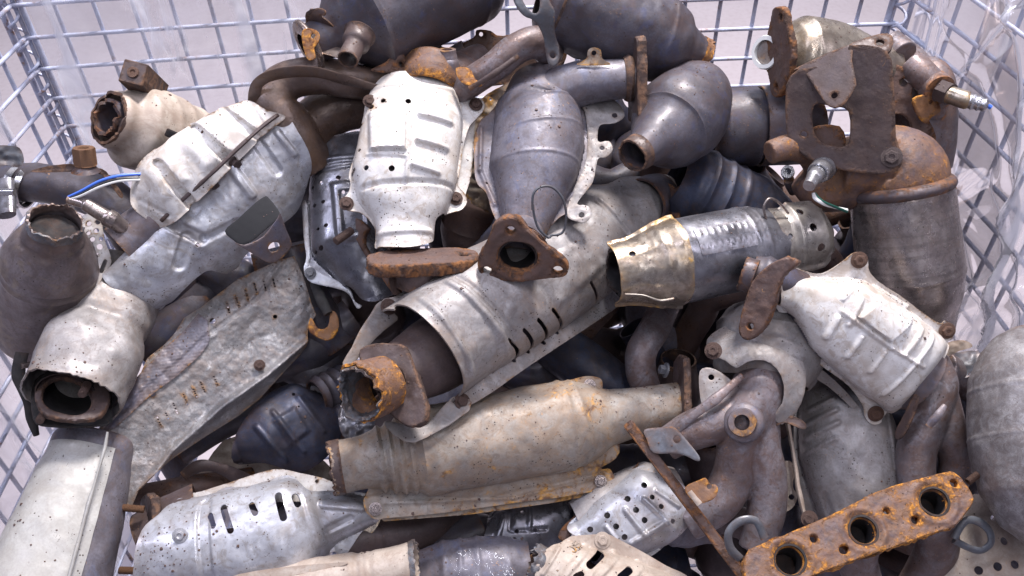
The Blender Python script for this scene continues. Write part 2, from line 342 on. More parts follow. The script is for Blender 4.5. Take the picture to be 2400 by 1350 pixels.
# ---------------------------------------------------------------- materials
def metal(name,c1,c2,rust=0.2,rcol=((.07,.032,.018),(.36,.15,.035)),metallic=.4,rough=.45,pits=.3,bump=.35,rim=.5,scale=1.0,streak=0.0,grain=.25,spots=None,edge=None,grime=.55,gcol=None,specks=.5):
    m=bpy.data.materials.new(name); m.use_nodes=True; nt=m.node_tree; N=nt.nodes; L=nt.links; b=N['Principled BSDF']
    tc=N.new('ShaderNodeTexCoord'); oi=N.new('ShaderNodeObjectInfo'); ad=N.new('ShaderNodeVectorMath'); ad.operation='ADD'
    L.new(tc.outputs['Object'],ad.inputs[0])
    cm=N.new('ShaderNodeCombineXYZ'); L.new(oi.outputs['Random'],cm.inputs[0]); L.new(oi.outputs['Random'],cm.inputs[1]); L.new(cm.outputs[0],ad.inputs[1])
    V=ad.outputs[0]
    def noise(s,det=4,dist=0,rg=.55):
        n=N.new('ShaderNodeTexNoise'); n.inputs['Scale'].default_value=s*scale; n.inputs['Detail'].default_value=det; n.inputs['Distortion'].default_value=dist; n.inputs['Roughness'].default_value=rg; L.new(V,n.inputs['Vector']); return n.outputs['Fac']
    def ramp(x,a,bb_,v0=0,v1=1):
        r=N.new('ShaderNodeMapRange'); r.interpolation_type='SMOOTHSTEP'; r.inputs['From Min'].default_value=a; r.inputs['From Max'].default_value=bb_; r.inputs['To Min'].default_value=v0; r.inputs['To Max'].default_value=v1; L.new(x,r.inputs['Value']); return r.outputs[0]
    def mth(op,a,b_):
        r=N.new('ShaderNodeMath'); r.operation=op
        for i,v in enumerate((a,b_)):
            if isinstance(v,(int,float)): r.inputs[i].default_value=v
            else: L.new(v,r.inputs[i])
        return r.outputs[0]
    def mix(f,a,b_):
        r=N.new('ShaderNodeMix'); r.data_type='RGBA'
        if isinstance(f,(int,float)): r.inputs[0].default_value=f
        else: L.new(f,r.inputs[0])
        for i,v in ((6,a),(7,b_)):
            if isinstance(v,tuple): r.inputs[i].default_value=(*v,1)
            else: L.new(v,r.inputs[i])
        return r.outputs[2]
    base=mix(ramp(noise(22,5,.6),.35,.68),c1,c2)
    # fine tonal grain
    gn=noise(420,3); base=mix(ramp(gn,.3,.75,0,grain),base,tuple(x*.35 for x in c1))
    if streak:
        mp=N.new('ShaderNodeMapping'); mp.inputs['Scale'].default_value=(220,9,9); L.new(V,mp.inputs[0]); sn=N.new('ShaderNodeTexNoise'); sn.inputs['Scale'].default_value=1; L.new(mp.outputs[0],sn.inputs['Vector'])
        base=mix(ramp(sn.outputs['Fac'],.42,.7,0,streak),base,tuple(x*.45 for x in c1))
    if spots: base=mix(ramp(noise(34,6,1.0),.56,.66,0,spots[1]),base,spots[0])
    # handling grime: broad brown-violet staining, broken by finer blotches
    gc=gcol or tuple(.42*a+.58*b_ for a,b_ in zip(tuple(x*.40 for x in c2),(.11,.075,.06)))
    g1=mth('MULTIPLY',ramp(noise(30,9,1.4,.72),.42,.60),ramp(noise(9,3,.5),.28,.60)); g2=mth('MULTIPLY',ramp(noise(75,8,1.2,.74),.49,.62),.85)
    base=mix(mth('MULTIPLY',mth('MAXIMUM',g1,g2),grime),base,gc)
    if specks:
        k2=mth('MULTIPLY',ramp(noise(190,5,2.5,.6),.705-.03*specks,.73-.03*specks),ramp(noise(16,3),.42,.60))
        base=mix(k2,base,tuple(.35*a+.65*b_ for a,b_ in zip(c2,(.52,.27,.10))))
    at=N.new('ShaderNodeAttribute'); at.attribute_name='rim'; rm=at.outputs['Fac']
    rn=noise(46,8,1.2,.68); big=noise(13,3,.4)
    rsum=mth('ADD',mth('ADD',mth('MULTIPLY',rn,.65),mth('MULTIPLY',big,.45)),mth('MULTIPLY',rm,rim*.35))
    th=.84-.50*rust
    rmask=ramp(mth('ADD',rsum,mth('MULTIPLY',mth('SUBTRACT',noise(240,5,0,.7),.5),.22)),th-.01,th+.12)
    rc=mix(ramp(noise(95,5,.5),.38,.64),rcol[0],rcol[1])
    rc=mix(ramp(noise(300,3),.4,.75,0,.5),rc,tuple(x*.5 for x in rcol[0]))
    halo=ramp(rsum,th-.20,th+.04,0,.5)
    colr=mix(halo,base,tuple(.5*(a+b_) for a,b_ in zip(c2,tuple(.6*x+.4*y for x,y in zip(rcol[1],rcol[0])))))
    colr=mix(rmask,colr,rc)
    pm=None
    if pits:
        vo=N.new('ShaderNodeTexVoronoi'); vo.inputs['Scale'].default_value=400*scale; L.new(V,vo.inputs['Vector'])
        sep=N.new('ShaderNodeSeparateColor'); L.new(vo.outputs['Color'],sep.inputs[0])
        sz=mth('MULTIPLY',mth('GREATER_THAN',sep.outputs[0],1-.75*pits),mth('MULTIPLY',mth('POWER',sep.outputs[1],2.0),.40))
        clus=ramp(noise(26,3,1.0),.50,.60)
        pm=mth('MULTIPLY',mth('LESS_THAN',vo.outputs['Distance'],sz),clus)
        # bigger ragged chips
        chip=mth('MULTIPLY',ramp(noise(170,6,2.0,.72),.635,.665),ramp(noise(22,3,.6),.48,.58))
        pm=mth('MAXIMUM',pm,chip)
        colr=mix(pm,colr,(.045,.03,.024))
    L.new(colr,b.inputs['Base Color'])
    dull=rmask if pm is None else mth('MAXIMUM',rmask,pm)
    L.new(mth('MULTIPLY',mth('SUBTRACT',1.0,dull),metallic),b.inputs['Metallic'])
    rr=mth('ADD',ramp(noise(60,5),.3,.7,rough-.10,rough+.12),mth('MULTIPLY',dull,.35)); L.new(rr,b.inputs['Roughness'])
    bp=N.new('ShaderNodeBump'); bp.inputs['Strength'].default_value=bump; bp.inputs['Distance'].default_value=.0012
    hgt=mth('ADD',mth('MULTIPLY',noise(260,5,0,.65),.5),mth('MULTIPLY',rmask,mth('MULTIPLY',noise(180,6,.4,.7),1.0)))
    hgt=mth('ADD',hgt,mth('MULTIPLY',noise(40,3),.9))
    if pm is not None: hgt=mth('SUBTRACT',hgt,mth('MULTIPLY',pm,.5))
    L.new(hgt,bp.inputs['Height']); L.new(bp.outputs[0],b.inputs['Normal'])
    return m
BR=((.050,.026,.018),(.17,.072,.03)); OR=((.10,.05,.028),(.46,.20,.035))
M={}
M['white']=metal('aged_white_shield',(.73,.71,.69),(.57,.55,.53),rust=.17,rcol=((.13,.075,.045),(.44,.28,.15)),metallic=.05,rough=.45,pits=0.8,rim=0.65,bump=.25,grain=.12,grime=0.62,gcol=(.33,.24,.16))
M['silver']=metal('silver_shield',(.50,.51,.55),(.36,.36,.39),rust=.08,metallic=0.4,rough=0.36,pits=.5,rim=.4,bump=.22,grain=.15,grime=0.55,gcol=(.20,.155,.11))
M['grey_shield']=metal('grey_shield',(.36,.34,.335),(.235,.22,.215),rust=.2,rcol=((.12,.06,.03),(.42,.24,.10)),metallic=.2,rough=.5,pits=.9,rim=0.35,bump=.3,grain=.25,grime=0.6,gcol=(.16,.125,.11),specks=1.4)
M['beige']=metal('beige_scale',(.37,.345,.31),(.225,.20,.18),rust=0.46,rcol=((.14,.075,.045),(.56,.29,.07)),metallic=.1,rough=.52,pits=.9,rim=0.35,bump=.35,grain=.3,grime=0.6,gcol=(.13,.085,.055),specks=2)
M['cream']=metal('cream_scale',(.48,.41,.345),(.33,.27,.22),rust=.2,rcol=((.13,.07,.045),(.40,.22,.10)),metallic=.05,rough=.52,pits=.4,rim=0.35,bump=.25,grain=.2,grime=.5,gcol=(.24,.16,.12),specks=1.2)
M['alu']=metal('crinkled_foil',(.27,.265,.27),(.18,.175,.18),rust=.2,rcol=((.16,.09,.05),(.34,.20,.10)),metallic=.3,rough=0.42,pits=.6,rim=.7,bump=0.8,scale=1.4,grain=.4,spots=((.56,.55,.55),.45),grime=.6,gcol=(.19,.15,.13))
M['steel']=metal('oxidised_steel',(.20,.19,.225),(.12,.112,.135),rust=.25,rcol=((.075,.045,.035),(.36,.18,.06)),metallic=.2,rough=.48,pits=.4,rim=.6,bump=.35,grain=.35,grime=.6,gcol=(.09,.07,.068),specks=1.8,spots=((.13,.15,.24),.4))
M['dark']=metal('dark_steel',(.10,.095,.118),(.055,.05,.062),rust=0.28,rcol=BR,metallic=.2,rough=.46,pits=.35,rim=.7,bump=.35,grain=.4,grime=.5,specks=1.5,spots=((.055,.065,.13),.55))
M['bottle']=metal('brown_violet_steel',(.19,.16,.165),(.115,.09,.09),rust=.25,rcol=((.07,.04,.03),(.30,.15,.06)),metallic=0.35,rough=0.38,pits=.4,rim=.5,bump=.3,grain=.4,grime=.6,specks=1,spots=((.22,.17,.12),.5))
M['blue']=metal('blue_steel',(.045,.055,.095),(.030,.031,.045),rust=.18,rcol=BR,metallic=.4,rough=0.5,pits=.3,rim=.4,bump=.3,grain=.35,grime=.6)
M['shine']=metal('bright_dark_shield',(.27,.27,.30),(.15,.15,.17),rust=.1,metallic=0.7,rough=.32,pits=.3,rim=.3,bump=.25,grain=.25,grime=.45)
M['band']=metal('brushed_steel',(.47,.41,.385),(.29,.24,.225),rust=.22,rcol=((.10,.055,.04),(.36,.20,.08)),metallic=0.75,rough=0.27,pits=.2,rim=.5,bump=.3,streak=.6,grain=.35,grime=0.5)
M['brass']=metal('heat_tinted_steel',(.42,.37,.31),(.28,.235,.195),rust=.22,rcol=((.16,.09,.045),(.55,.32,.07)),metallic=0.65,rough=0.3,pits=.2,rim=0.6,bump=.25,grain=.3,grime=.6)
M['rust']=metal('brown_rust',(.12,.08,.075),(.085,.052,.045),rust=0.46,rcol=((.05,.026,.018),(.24,.10,.035)),metallic=.03,rough=.6,pits=.4,bump=.9,rim=.5,grain=.4,grime=.5,specks=1)
M['orange']=metal('orange_rust',(.125,.085,.09),(.085,.052,.048),rust=0.46,rcol=((.12,.055,.028),(.62,.26,.035)),metallic=.03,rough=.6,pits=.6,bump=.9,rim=0.5,grain=.4,grime=0.6,specks=1.5,scale=1.7)
M['castiron']=metal('cast_manifold',(.235,.215,.235),(.14,.122,.13),rust=0.42,rcol=((.10,.05,.035),(.34,.15,.06)),metallic=0.3,rough=0.42,pits=.3,bump=.7,rim=.5,grain=.4,grime=0.8,gcol=(.10,.06,.05),specks=2.2,spots=((.13,.085,.065),.3))
M['plum']=metal('plum_oxide',(.095,.068,.068),(.06,.040,.038),rust=.28,rcol=((.05,.03,.025),(.16,.085,.05)),metallic=.1,rough=.52,pits=.3,bump=.6,rim=.9,grain=.4,grime=.4,specks=1)
M['zinc']=metal('zinc_strap',(.12,.13,.15),(.08,.085,.10),rust=.14,metallic=.3,rough=.45,pits=.3,bump=.3,rim=.5,grain=.3,grime=.5)
M['black']=metal('black_strap',(.022,.021,.022),(.014,.013,.014),rust=.05,rcol=BR,metallic=.0,rough=0.8,pits=.1,bump=.3,grain=.2,grime=.3)
M['wire']=metal('galvanised_wire',(.55,.61,.78),(.42,.46,.60),rust=.14,rcol=((.24,.15,.12),(.38,.25,.19)),metallic=.1,rough=.5,pits=0,bump=.3,grain=.15,grime=.3,gcol=(.22,.20,.24),specks=0)
M['chrome']=metal('bright_metal',(.55,.55,.57),(.38,.38,.40),rust=.08,metallic=.8,rough=.28,pits=.2,bump=.2,grain=.2,grime=.4)
M['soot']=metal('soot_lining',(.02,.018,.02),(.01,.009,.01),rust=.02,rcol=BR,metallic=0,rough=.85,pits=0,bump=.6,grain=.3,grime=.2,specks=0)
M['torn']=metal('torn_edge_metal',(.17,.185,.21),(.07,.08,.095),rust=.36,rcol=OR,metallic=.3,rough=.45,pits=.5,bump=1.0,rim=.1,scale=1.6,grain=.4)
M['cover']=metal('painted_can_cover',(.42,.41,.385),(.34,.33,.315),rust=.08,metallic=.05,rough=.45,pits=.5,bump=.2,rim=.2,grain=.2,grime=.25,gcol=(.22,.18,.14))
M['mottled']=metal('mottled_can',(.33,.315,.32),(.19,.175,.18),rust=.15,metallic=.3,rough=.42,pits=.8,bump=.35,grain=.45,grime=.6,scale=2.6,specks=1)
M['tab']=metal('pale_steel_tab',(.42,.39,.35),(.30,.27,.24),rust=.1,metallic=.6,rough=.33,pits=.2,bump=.2,grain=.2,grime=.4)
M['vivid']=metal('vivid_orange_rust',(.25,.12,.055),(.10,.052,.042),rust=.46,rcol=((.13,.05,.022),(.58,.26,.045)),metallic=0,rough=.65,pits=.5,bump=.9,rim=.4,grain=.4,grime=.5)
M['elbow']=metal('oily_rusted_elbow',(.17,.125,.11),(.095,.062,.05),rust=.42,rcol=((.05,.028,.018),(.30,.15,.05)),metallic=.25,rough=.36,pits=.3,bump=.6,rim=.5,grain=.4,grime=.5)
def plain(name,c,rough=.4,metallic=0):
    m=bpy.data.materials.new(name); m.use_nodes=True; b=m.node_tree.nodes['Principled BSDF']; b.inputs['Base Color'].default_value=(*c,1); b.inputs['Roughness'].default_value=rough; b.inputs['Metallic'].default_value=metallic
    nt=m.node_tree; n=nt.nodes.new('ShaderNodeTexNoise'); n.inputs['Scale'].default_value=60; r=nt.nodes.new('ShaderNodeMapRange'); r.inputs['To Min'].default_value=rough-.08; r.inputs['To Max'].default_value=rough+.1
    nt.links.new(n.outputs['Fac'],r.inputs['Value']); nt.links.new(r.outputs[0],b.inputs['Roughness']); return m
M['wblue']=plain('blue_insulation',(.06,.16,.62)); M['wblack']=plain('black_insulation',(.012,.012,.014)); M['wwhite']=plain('white_insulation',(.7,.7,.68)); M['wgreen']=plain('green_insulation',(.01,.07,.05))
M['strap']=plain('matt_black_strap',(.016,.016,.018),.95)
M['ceramic']=plain('ceramic_white',(.78,.78,.76),.6)
# ================================================================ setting
def wthing(name,label,cat,loc=(0,0,0)):
    t=Thing.__new__(Thing); t.A=np.array(loc,float); t.M=np.eye(3); t.X,t.Y,t.Z=np.eye(3); t.S=1.0; t.L=t.len=1.0; t.seed=3
    e=bpy.data.objects.new(name,None); col.objects.link(e); e.location=loc; t.e=e; tag(e,label,cat); return t
def concrete():
    m=bpy.data.materials.new('concrete'); m.use_nodes=True; nt=m.node_tree; b=nt.nodes['Principled BSDF']; tc=nt.nodes.new('ShaderNodeTexCoord')
    n=nt.nodes.new('ShaderNodeTexNoise'); n.inputs['Scale'].default_value=3.5; n.inputs['Detail'].default_value=8; nt.links.new(tc.outputs['Object'],n.inputs['Vector'])
    n2=nt.nodes.new('ShaderNodeTexNoise'); n2.inputs['Scale'].default_value=60; n2.inputs['Detail'].default_value=4; nt.links.new(tc.outputs['Object'],n2.inputs['Vector'])
    r=nt.nodes.new('ShaderNodeMix'); r.data_type='RGBA'; r.inputs[6].default_value=(.60,.53,.55,1); r.inputs[7].default_value=(.46,.40,.41,1); nt.links.new(n.outputs['Fac'],r.inputs[0])
    r2=nt.nodes.new('ShaderNodeMix'); r2.data_type='RGBA'; r2.blend_type='MULTIPLY'; mr=nt.nodes.new('ShaderNodeMapRange'); mr.inputs['From Min'].default_value=.45; mr.inputs['From Max'].default_value=.75; mr.inputs['To Max'].default_value=.35; nt.links.new(n2.outputs['Fac'],mr.inputs['Value']); nt.links.new(mr.outputs[0],r2.inputs[0]); nt.links.new(r.outputs[2],r2.inputs[6]); r2.inputs[7].default_value=(.75,.72,.70,1)
    nt.links.new(r2.outputs[2],b.inputs['Base Color']); b.inputs['Roughness'].default_value=.7
    bp=nt.nodes.new('ShaderNodeBump'); bp.inputs['Strength'].default_value=.3; bp.inputs['Distance'].default_value=.002; nt.links.new(n2.outputs['Fac'],bp.inputs['Height']); nt.links.new(bp.outputs[0],b.inputs['Normal']); return m
M['floor']=concrete()
fl=bpy.data.objects.new('floor',mesh('floor',[(-9,-5,-.12),(9,-5,-.12),(9,14,-.12),(-9,14,-.12)],[(0,1,2,3)],None)); fl.data.materials.append(M['floor']); col.objects.link(fl); tag(fl,kind='structure')
# ---- wire crate
XL,XR=-.632,.547
def backY(x): t=np.clip((x-XL)/(XR-XL),0,1); return 1.135-.055*(1-t)**2
def leftX(y): q=np.clip((y-.18)/(backY(XL)-.18),0,1); return XL-.02*(1-q)-.03*math.sin(math.pi*q)
def rightX(y): q=np.clip((y-.18)/(1.135-.18),0,1); return XR+.03*(1-q)+.075*math.sin(math.pi*q)
crate=wthing('wire_crate','galvanised wire mesh crate holding the heap of scrap exhaust parts','crate')
ZT=1.0
def wire(pts,r=.0029):
    return sweep(crate,'wire',[(*p,r) for p in pts],M['wire'],n=8,dent=0,solid=True,step=.03,curved=len(pts)>2,ang=180)
def wallwires(f,s0,s1,ph,zph,inward):
    """f(s)->(x,y); verticals every 50 mm of s, rods every 50 mm of height"""
    s=s0+ph
    while s<s1:
        x,y=f(s); wire([(x,y,0.0),(x,y,ZT)]); s+=.0485
    z=zph
    while z<ZT-.02:
        wire([(f(q)[0]+inward[0]*.0055,f(q)[1]+inward[1]*.0055,z) for q in np.linspace(s0,s1,7)]); z+=.0455
# phases read off the photograph: a rod passes (1620,68), an upright (1607,0)
def hit_back(px,py):
    d=ray(px,py); k=1.0
    for _ in range(30): k=(backY(k*d[0])-0)/d[1]
    return CAM+k*d
zp=(hit_back(1620,68)[2])%.0455; xp=(hit_back(1607,0)[0]-XL)%.0485
wallwires(lambda s:(s,backY(s)),XL,XR,xp,zp,(0,-1))
wallwires(lambda s:(leftX(s),s),.18,float(backY(XL)),.02,zp,(1,0))
wallwires(lambda s:(rightX(s),s),.18,1.135,.035,zp,(-1,0))
wallwires(lambda s:(s,.18),leftX(.18),rightX(.18),.03,zp,(0,1))
for yy in np.arange(.22,1.1,.05): wire([(XL-.03,yy,.02),(XR+.06,yy,.02)])
for xx in np.arange(XL,XR+.05,.1): wire([(xx,.18,.012),(xx,backY(xx),.012)],.004)
for (x,y) in ((XL,float(backY(XL))),(XR,1.135)):
    z=np.arange(0,ZT,.004); a=z/.033*2*math.pi
    sweep(crate,'corner_spiral',[(x+.012*math.cos(q),y+.012*math.sin(q)-.004,h,.0022) for q,h in zip(a,z)],M['wire'],n=6,dent=0,solid=True,step=.01,curved=False,ang=180)
    for dx in (-.014,.014): wire([(x+dx,y-.003+abs(dx)*.3,0),(x+dx,y-.003+abs(dx)*.3,ZT)],.0042)
rim=[(leftX(.18),.18),(XL,float(backY(XL))),(-.3,float(backY(-.3))),(0,float(backY(0))),(XR,1.135),(rightX(.6),.6),(rightX(.18),.18),(leftX(.18),.18)]
sweep(crate,'top_rail',[(x,y,ZT,.005) for x,y in rim],M['wire'],n=8,dent=0,step=.05,curved=False,solid=True,ang=180)
for x in (XL+.02,XR-.02):
    for y in (.2,.98): sweep(crate,'foot',[(x,y,-.12,.018),(x,y,.0,.018)],M['wire'],n=14,dent=0,step=.03,curved=False,solid=True)
# ---- plastic liner
def film(nm='clear_film',lo=.20,hi=1.1):
    m=bpy.data.materials.new(nm); m.use_nodes=True; nt=m.node_tree; N=nt.nodes; L=nt.links; out=N['Material Output']; N.remove(N['Principled BSDF'])
    tr=N.new('ShaderNodeBsdfTransparent'); tr.inputs[0].default_value=(.985,.985,1,1); gl=N.new('ShaderNodeBsdfGlossy'); gl.inputs['Roughness'].default_value=.09; gl.inputs[0].default_value=(1,1,1,1)
    d2=N.new('ShaderNodeBsdfDiffuse'); d2.inputs[0].default_value=(.95,.95,1,1); df=N.new('ShaderNodeBsdfTranslucent'); df.inputs[0].default_value=(.95,.95,1,1)
    ad=N.new('ShaderNodeMixShader'); ad.inputs[0].default_value=.5; L.new(df.outputs[0],ad.inputs[1]); L.new(d2.outputs[0],ad.inputs[2])
    lw=N.new('ShaderNodeLayerWeight'); lw.inputs[0].default_value=.35
    mr=N.new('ShaderNodeMapRange'); mr.inputs['From Min'].default_value=.25; mr.inputs['From Max'].default_value=.95; mr.inputs['To Min'].default_value=lo; mr.inputs['To Max'].default_value=hi; L.new(lw.outputs['Facing'],mr.inputs['Value'])
    m1=N.new('ShaderNodeMixShader'); L.new(mr.outputs[0],m1.inputs[0]); L.new(tr.outputs[0],m1.inputs[1]); L.new(ad.outputs[0],m1.inputs[2])
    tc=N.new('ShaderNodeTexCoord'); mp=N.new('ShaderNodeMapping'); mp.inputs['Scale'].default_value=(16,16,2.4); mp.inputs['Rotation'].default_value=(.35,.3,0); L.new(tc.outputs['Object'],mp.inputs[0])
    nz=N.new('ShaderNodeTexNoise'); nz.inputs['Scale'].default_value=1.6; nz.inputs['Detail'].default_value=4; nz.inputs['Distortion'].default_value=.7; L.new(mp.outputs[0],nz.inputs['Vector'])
    m3=N.new('ShaderNodeMapRange'); m3.interpolation_type='SMOOTHSTEP'; m3.inputs['From Min'].default_value=.54; m3.inputs['From Max'].default_value=.66; m3.inputs['To Max'].default_value=.55*hi; L.new(nz.outputs['Fac'],m3.inputs['Value'])  # pale streaks mixed into the film in place of lamp glints
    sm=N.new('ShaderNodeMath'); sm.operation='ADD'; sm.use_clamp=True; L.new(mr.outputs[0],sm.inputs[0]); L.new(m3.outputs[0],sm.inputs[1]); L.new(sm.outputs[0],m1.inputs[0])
    fr=N.new('ShaderNodeFresnel'); fr.inputs[0].default_value=1.45
    ml=N.new('ShaderNodeMath'); ml.operation='MULTIPLY'; ml.inputs[1].default_value=.50; ml.use_clamp=True; L.new(fr.outputs[0],ml.inputs[0])
    m2=N.new('ShaderNodeMixShader'); L.new(ml.outputs[0],m2.inputs[0]); L.new(m1.outputs[0],m2.inputs[1]); L.new(gl.outputs[0],m2.inputs[2]); L.new(m2.outputs[0],out.inputs[0]); return m
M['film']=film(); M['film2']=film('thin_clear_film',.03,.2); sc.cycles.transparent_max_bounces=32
def ridged(a,b,s,sd,an):
    q=P3(a*an,b,0*a); r=1-np.sqrt(vnoise(q,s,sd)**2+.004); return np.clip(r,0,1)**4
bag=wthing('plastic_bag','clear crumpled plastic bag lining the inside of the wire crate','plastic bag')
def bagwall(f,s0,s1,inn,amp,off,lean,seed,z0=.12,z1=.99):
    def mp(s,z,_):
        x,y=f(s); a=0
        def fold(ang,wd,ln,sd):
            c,q=math.cos(ang),math.sin(ang); u_=(s*c+z*q)/wd; v_=(-s*q+z*c)/ln
            n=vnoise(P3(u_,v_),1.0,sd); return np.exp(-(n/.11)**2)
        a=off(s,z)+amp*(.35*vnoise(P3(s*7,z*2),1.0,seed)+.75*fold(.28*lean,.085,.55,seed)+.45*fold(.75*lean,.06,.45,seed+4)+.35*fold(-.45*lean,.075,.5,seed+9)+.15*fold(1.2*lean,.05,.3,seed+14))
        return np.stack([x+inn[0]*a,y+inn[1]*a,z],-1)
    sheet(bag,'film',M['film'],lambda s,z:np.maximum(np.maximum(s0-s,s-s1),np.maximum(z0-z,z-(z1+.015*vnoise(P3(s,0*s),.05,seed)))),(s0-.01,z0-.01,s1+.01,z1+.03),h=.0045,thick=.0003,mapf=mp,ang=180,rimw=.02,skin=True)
vb=np.vectorize
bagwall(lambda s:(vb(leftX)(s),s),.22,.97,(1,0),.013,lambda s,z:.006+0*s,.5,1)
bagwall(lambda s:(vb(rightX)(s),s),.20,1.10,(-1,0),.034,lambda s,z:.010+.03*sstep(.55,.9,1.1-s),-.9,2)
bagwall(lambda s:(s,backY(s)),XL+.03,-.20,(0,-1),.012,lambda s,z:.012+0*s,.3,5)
# ================================================================ the heap
def T_(name,label,cat,a,b,**k): return Thing(name,label,cat,a,b,**k)
CC='catalytic converter'
# --- 1 dark converter top left
t=T_('catalytic_converter','big dark bare converter at the top edge, its ringed end above the rusty elbow',CC,(722,108,1.00),(1150,-105,1.08))
L=t.len
loft(t,'body',[(0,44),(22,46),(55,50),(120,118),(132,134),(140,140),(150,134),(L*.86,136),(L*.9,128),(L,60)],M['dark'],thick=4,ribs=[(142,5,3),(L*.80,4,2)],n=72)
loft(t,'end_ring',[(-8,40),(-6,60),(6,62),(12,48)],M['band'],thick=8)
p=t.at(845,78,.955); q=t.at(815,140,.93)
sweep(t,'sensor_boss',[(*p,30),(*(p*.6+q*.4),30),(*(p*.55+q*.45),21),(*q,21)],M['plum'],curved=False,ribs=[(4,4,5)])
fr=frame_img(t,738,80,.965,-20,25)
plate(t,'rusty_tab',M['vivid'],[(706,80),(716,66),(740,70),(748,84),(744,100),(735,112),(738,135),(722,140),(712,118)],holes=[(733,84,6)],fr=fr,thick=5,bevel=1)
fr=frame_img(t,745,50,.985,15,35)
plate(t,'bent_bracket',M['plum'],[(708,66),(724,28),(752,16),(770,22),(768,36),(756,32),(778,64),(760,90),(740,70)],fr=fr,thick=5,bevel=1,zf=lambda x,y:14*np.sin(y/16))
# --- 2 dark converter top right of centre
t=T_('catalytic_converter','large dark grey converter with a rusty torn end, lying against the back of the crate',CC,(1270,-15,1.03),(1655,140,1.08))
L=t.len
loft(t,'body',[(0,60),(16,92),(30,104),(L*.55,106),(L*.72,100),(L*.80,86),(L*.86,60),(L*.93,48),(L,46)],M['dark'],jag=(0,16),thick=4,n=80,ribs=[(L*.70,4,2)],dent=1.3)
loft(t,'torn_end',[(L*.95,49),(L+4,46)],M['vivid'],jag=(0,20),thick=5)
loft(t,'seam',[(36,107),(42,107)],M['plum'],thick=3)
# --- 3 rusty manifold flange behind the central parts
t=T_('manifold_flange','thin rusty manifold plate with wavy ears propped behind the white converter',"flange",(985,130,1.10),(1320,90,1.12))
plate(t,'plate',M['rust'],[(972,138),(1010,112),(1022,100),(1050,112),(1110,88),(1118,70),(1150,72),(1180,84),(1290,56),(1320,62),(1332,100),(1322,150),(1290,176),(1230,190),(1170,200),(1100,205),(1040,190),(985,160)],holes=[(1128,80,5)],thick=10,bevel=2)
loft(t,'port',[(60,34,-30,10),(110,36,-10,20)],M['steel'],thick=4)
# --- 5 rusty exhaust elbow
t=T_('exhaust_elbow','rusty cast exhaust elbow with a raised seam behind the silver shielded converter','exhaust pipe',(640,330,1.0),(930,200,1.05))
cast(t,'elbow',[ipath(t,[(712,390,1.06,74),(668,300,1.03,66),(645,235,1.02,56),(672,192,1.02,46),(745,178,1.02,44),(840,192,1.03,40),(935,205,1.05,34)]),ipath(t,[(700,350,1.08,70),(760,270,1.07,62),(850,245,1.08,55),(930,250,1.1,44)])],M['elbow'])
sweep(t,'seam_lip',ipath(t,[(596,240,1.0,14,5),(604,196,.985,14,5),(655,172,.975,16,5),(735,168,.972,17,5),(820,190,.985,15,5),(895,210,1.0,10,5)]),M['elbow'],n=20,solid=True,dent=.6)
fr=frame_img(t,775,120,.99,-50,10)
plate(t,'sheet_strap',M['band'],[(738,112),(765,106),(800,112),(815,125),(808,138),(790,134),(770,128),(745,122)],fr=fr,thick=4,bevel=1)
loft(t,'outlet_band',[(t.len-20,36,0,0),(t.len+14,38,0,0)],M['steel'],thick=4)
# bracket with hole right of elbow
t=T_('rusty_bracket','small folded rusty bracket standing between the elbow and the white converter','bracket',(880,165,1.01),(950,135,1.01))
fr=frame_img(t,920,155,1.0,-10,-30)
plate(t,'plate',M['rust'],[(868,164),(905,146),(925,124),(940,120),(952,138),(948,168),(935,205),(920,210),(925,175),(900,170)],holes=[(941,150,6)],fr=fr,thick=7,bevel=2,noise=1.2)
# --- 4 zinc strap
t=T_('strap_hanger','grey forked steel strap with a slotted end hanging at the top centre','bracket',(1250,0,.985),(1297,150,.97))
fr=frame_img(t,1275,70,.975,8,-10)
plate(t,'strap',M['zinc'],[(1202,-30),(1222,-30),(1226,2),(1245,28),(1260,28),(1266,2),(1262,-30),(1285,-30),(1288,0),(1300,26),(1299,60),(1305,90),(1312,112),(1311,140),(1300,156),(1286,150),(1280,120),(1276,92),(1262,62),(1248,46),(1226,36),(1206,6)],holes=[(1297,130,7)],fr=fr,thick=7,bevel=2,zf=lambda x,y:7*np.sin(y/22))
# --- 6 beige converter top left
t=T_('catalytic_converter','pale beige converter with a ragged burnt mouth and a square tube on top',CC,(255,276,.985),(500,355,1.11))
L=t.len
loft(t,'body',[(0,60),(6,66),(20,66),(34,72),(60,96),(90,98),(L*.6,94),(L*.85,86),(L,70)],M['cream'],thick=4,n=72,dent=1.3,ribs=[(118,9,3),(160,9,3),(205,9,3),(250,9,3)])
loft(t,'outer_lip',[(-8,60),(10,63)],M['plum'],jag=(9,0),thick=6)
loft(t,'burnt_pipe',[(-16,42),(20,44),(80,40)],M['dark'],jag=(16,0),thick=8)
fr=frame_dir(t,(312,170,.975),(356,212,1.035),-14)
box(t,'square_tube',M['plum'],fr,27,26,140,bevel=3)
fit(t,'nut',fr[0]+np.cross(fr[1],fr[2])*1,np.cross(fr[1],fr[2]),13,M['orange'],zs=.15,name='threaded_insert')
fr2=(t.at(404,316,.985),*frame_img(t,404,316,.985,10,0,-22)[1:])
box(t,'dark_slot',M['soot'],fr2,15,9,4,bevel=1)  # dark block set on the body in place of a shaded slot
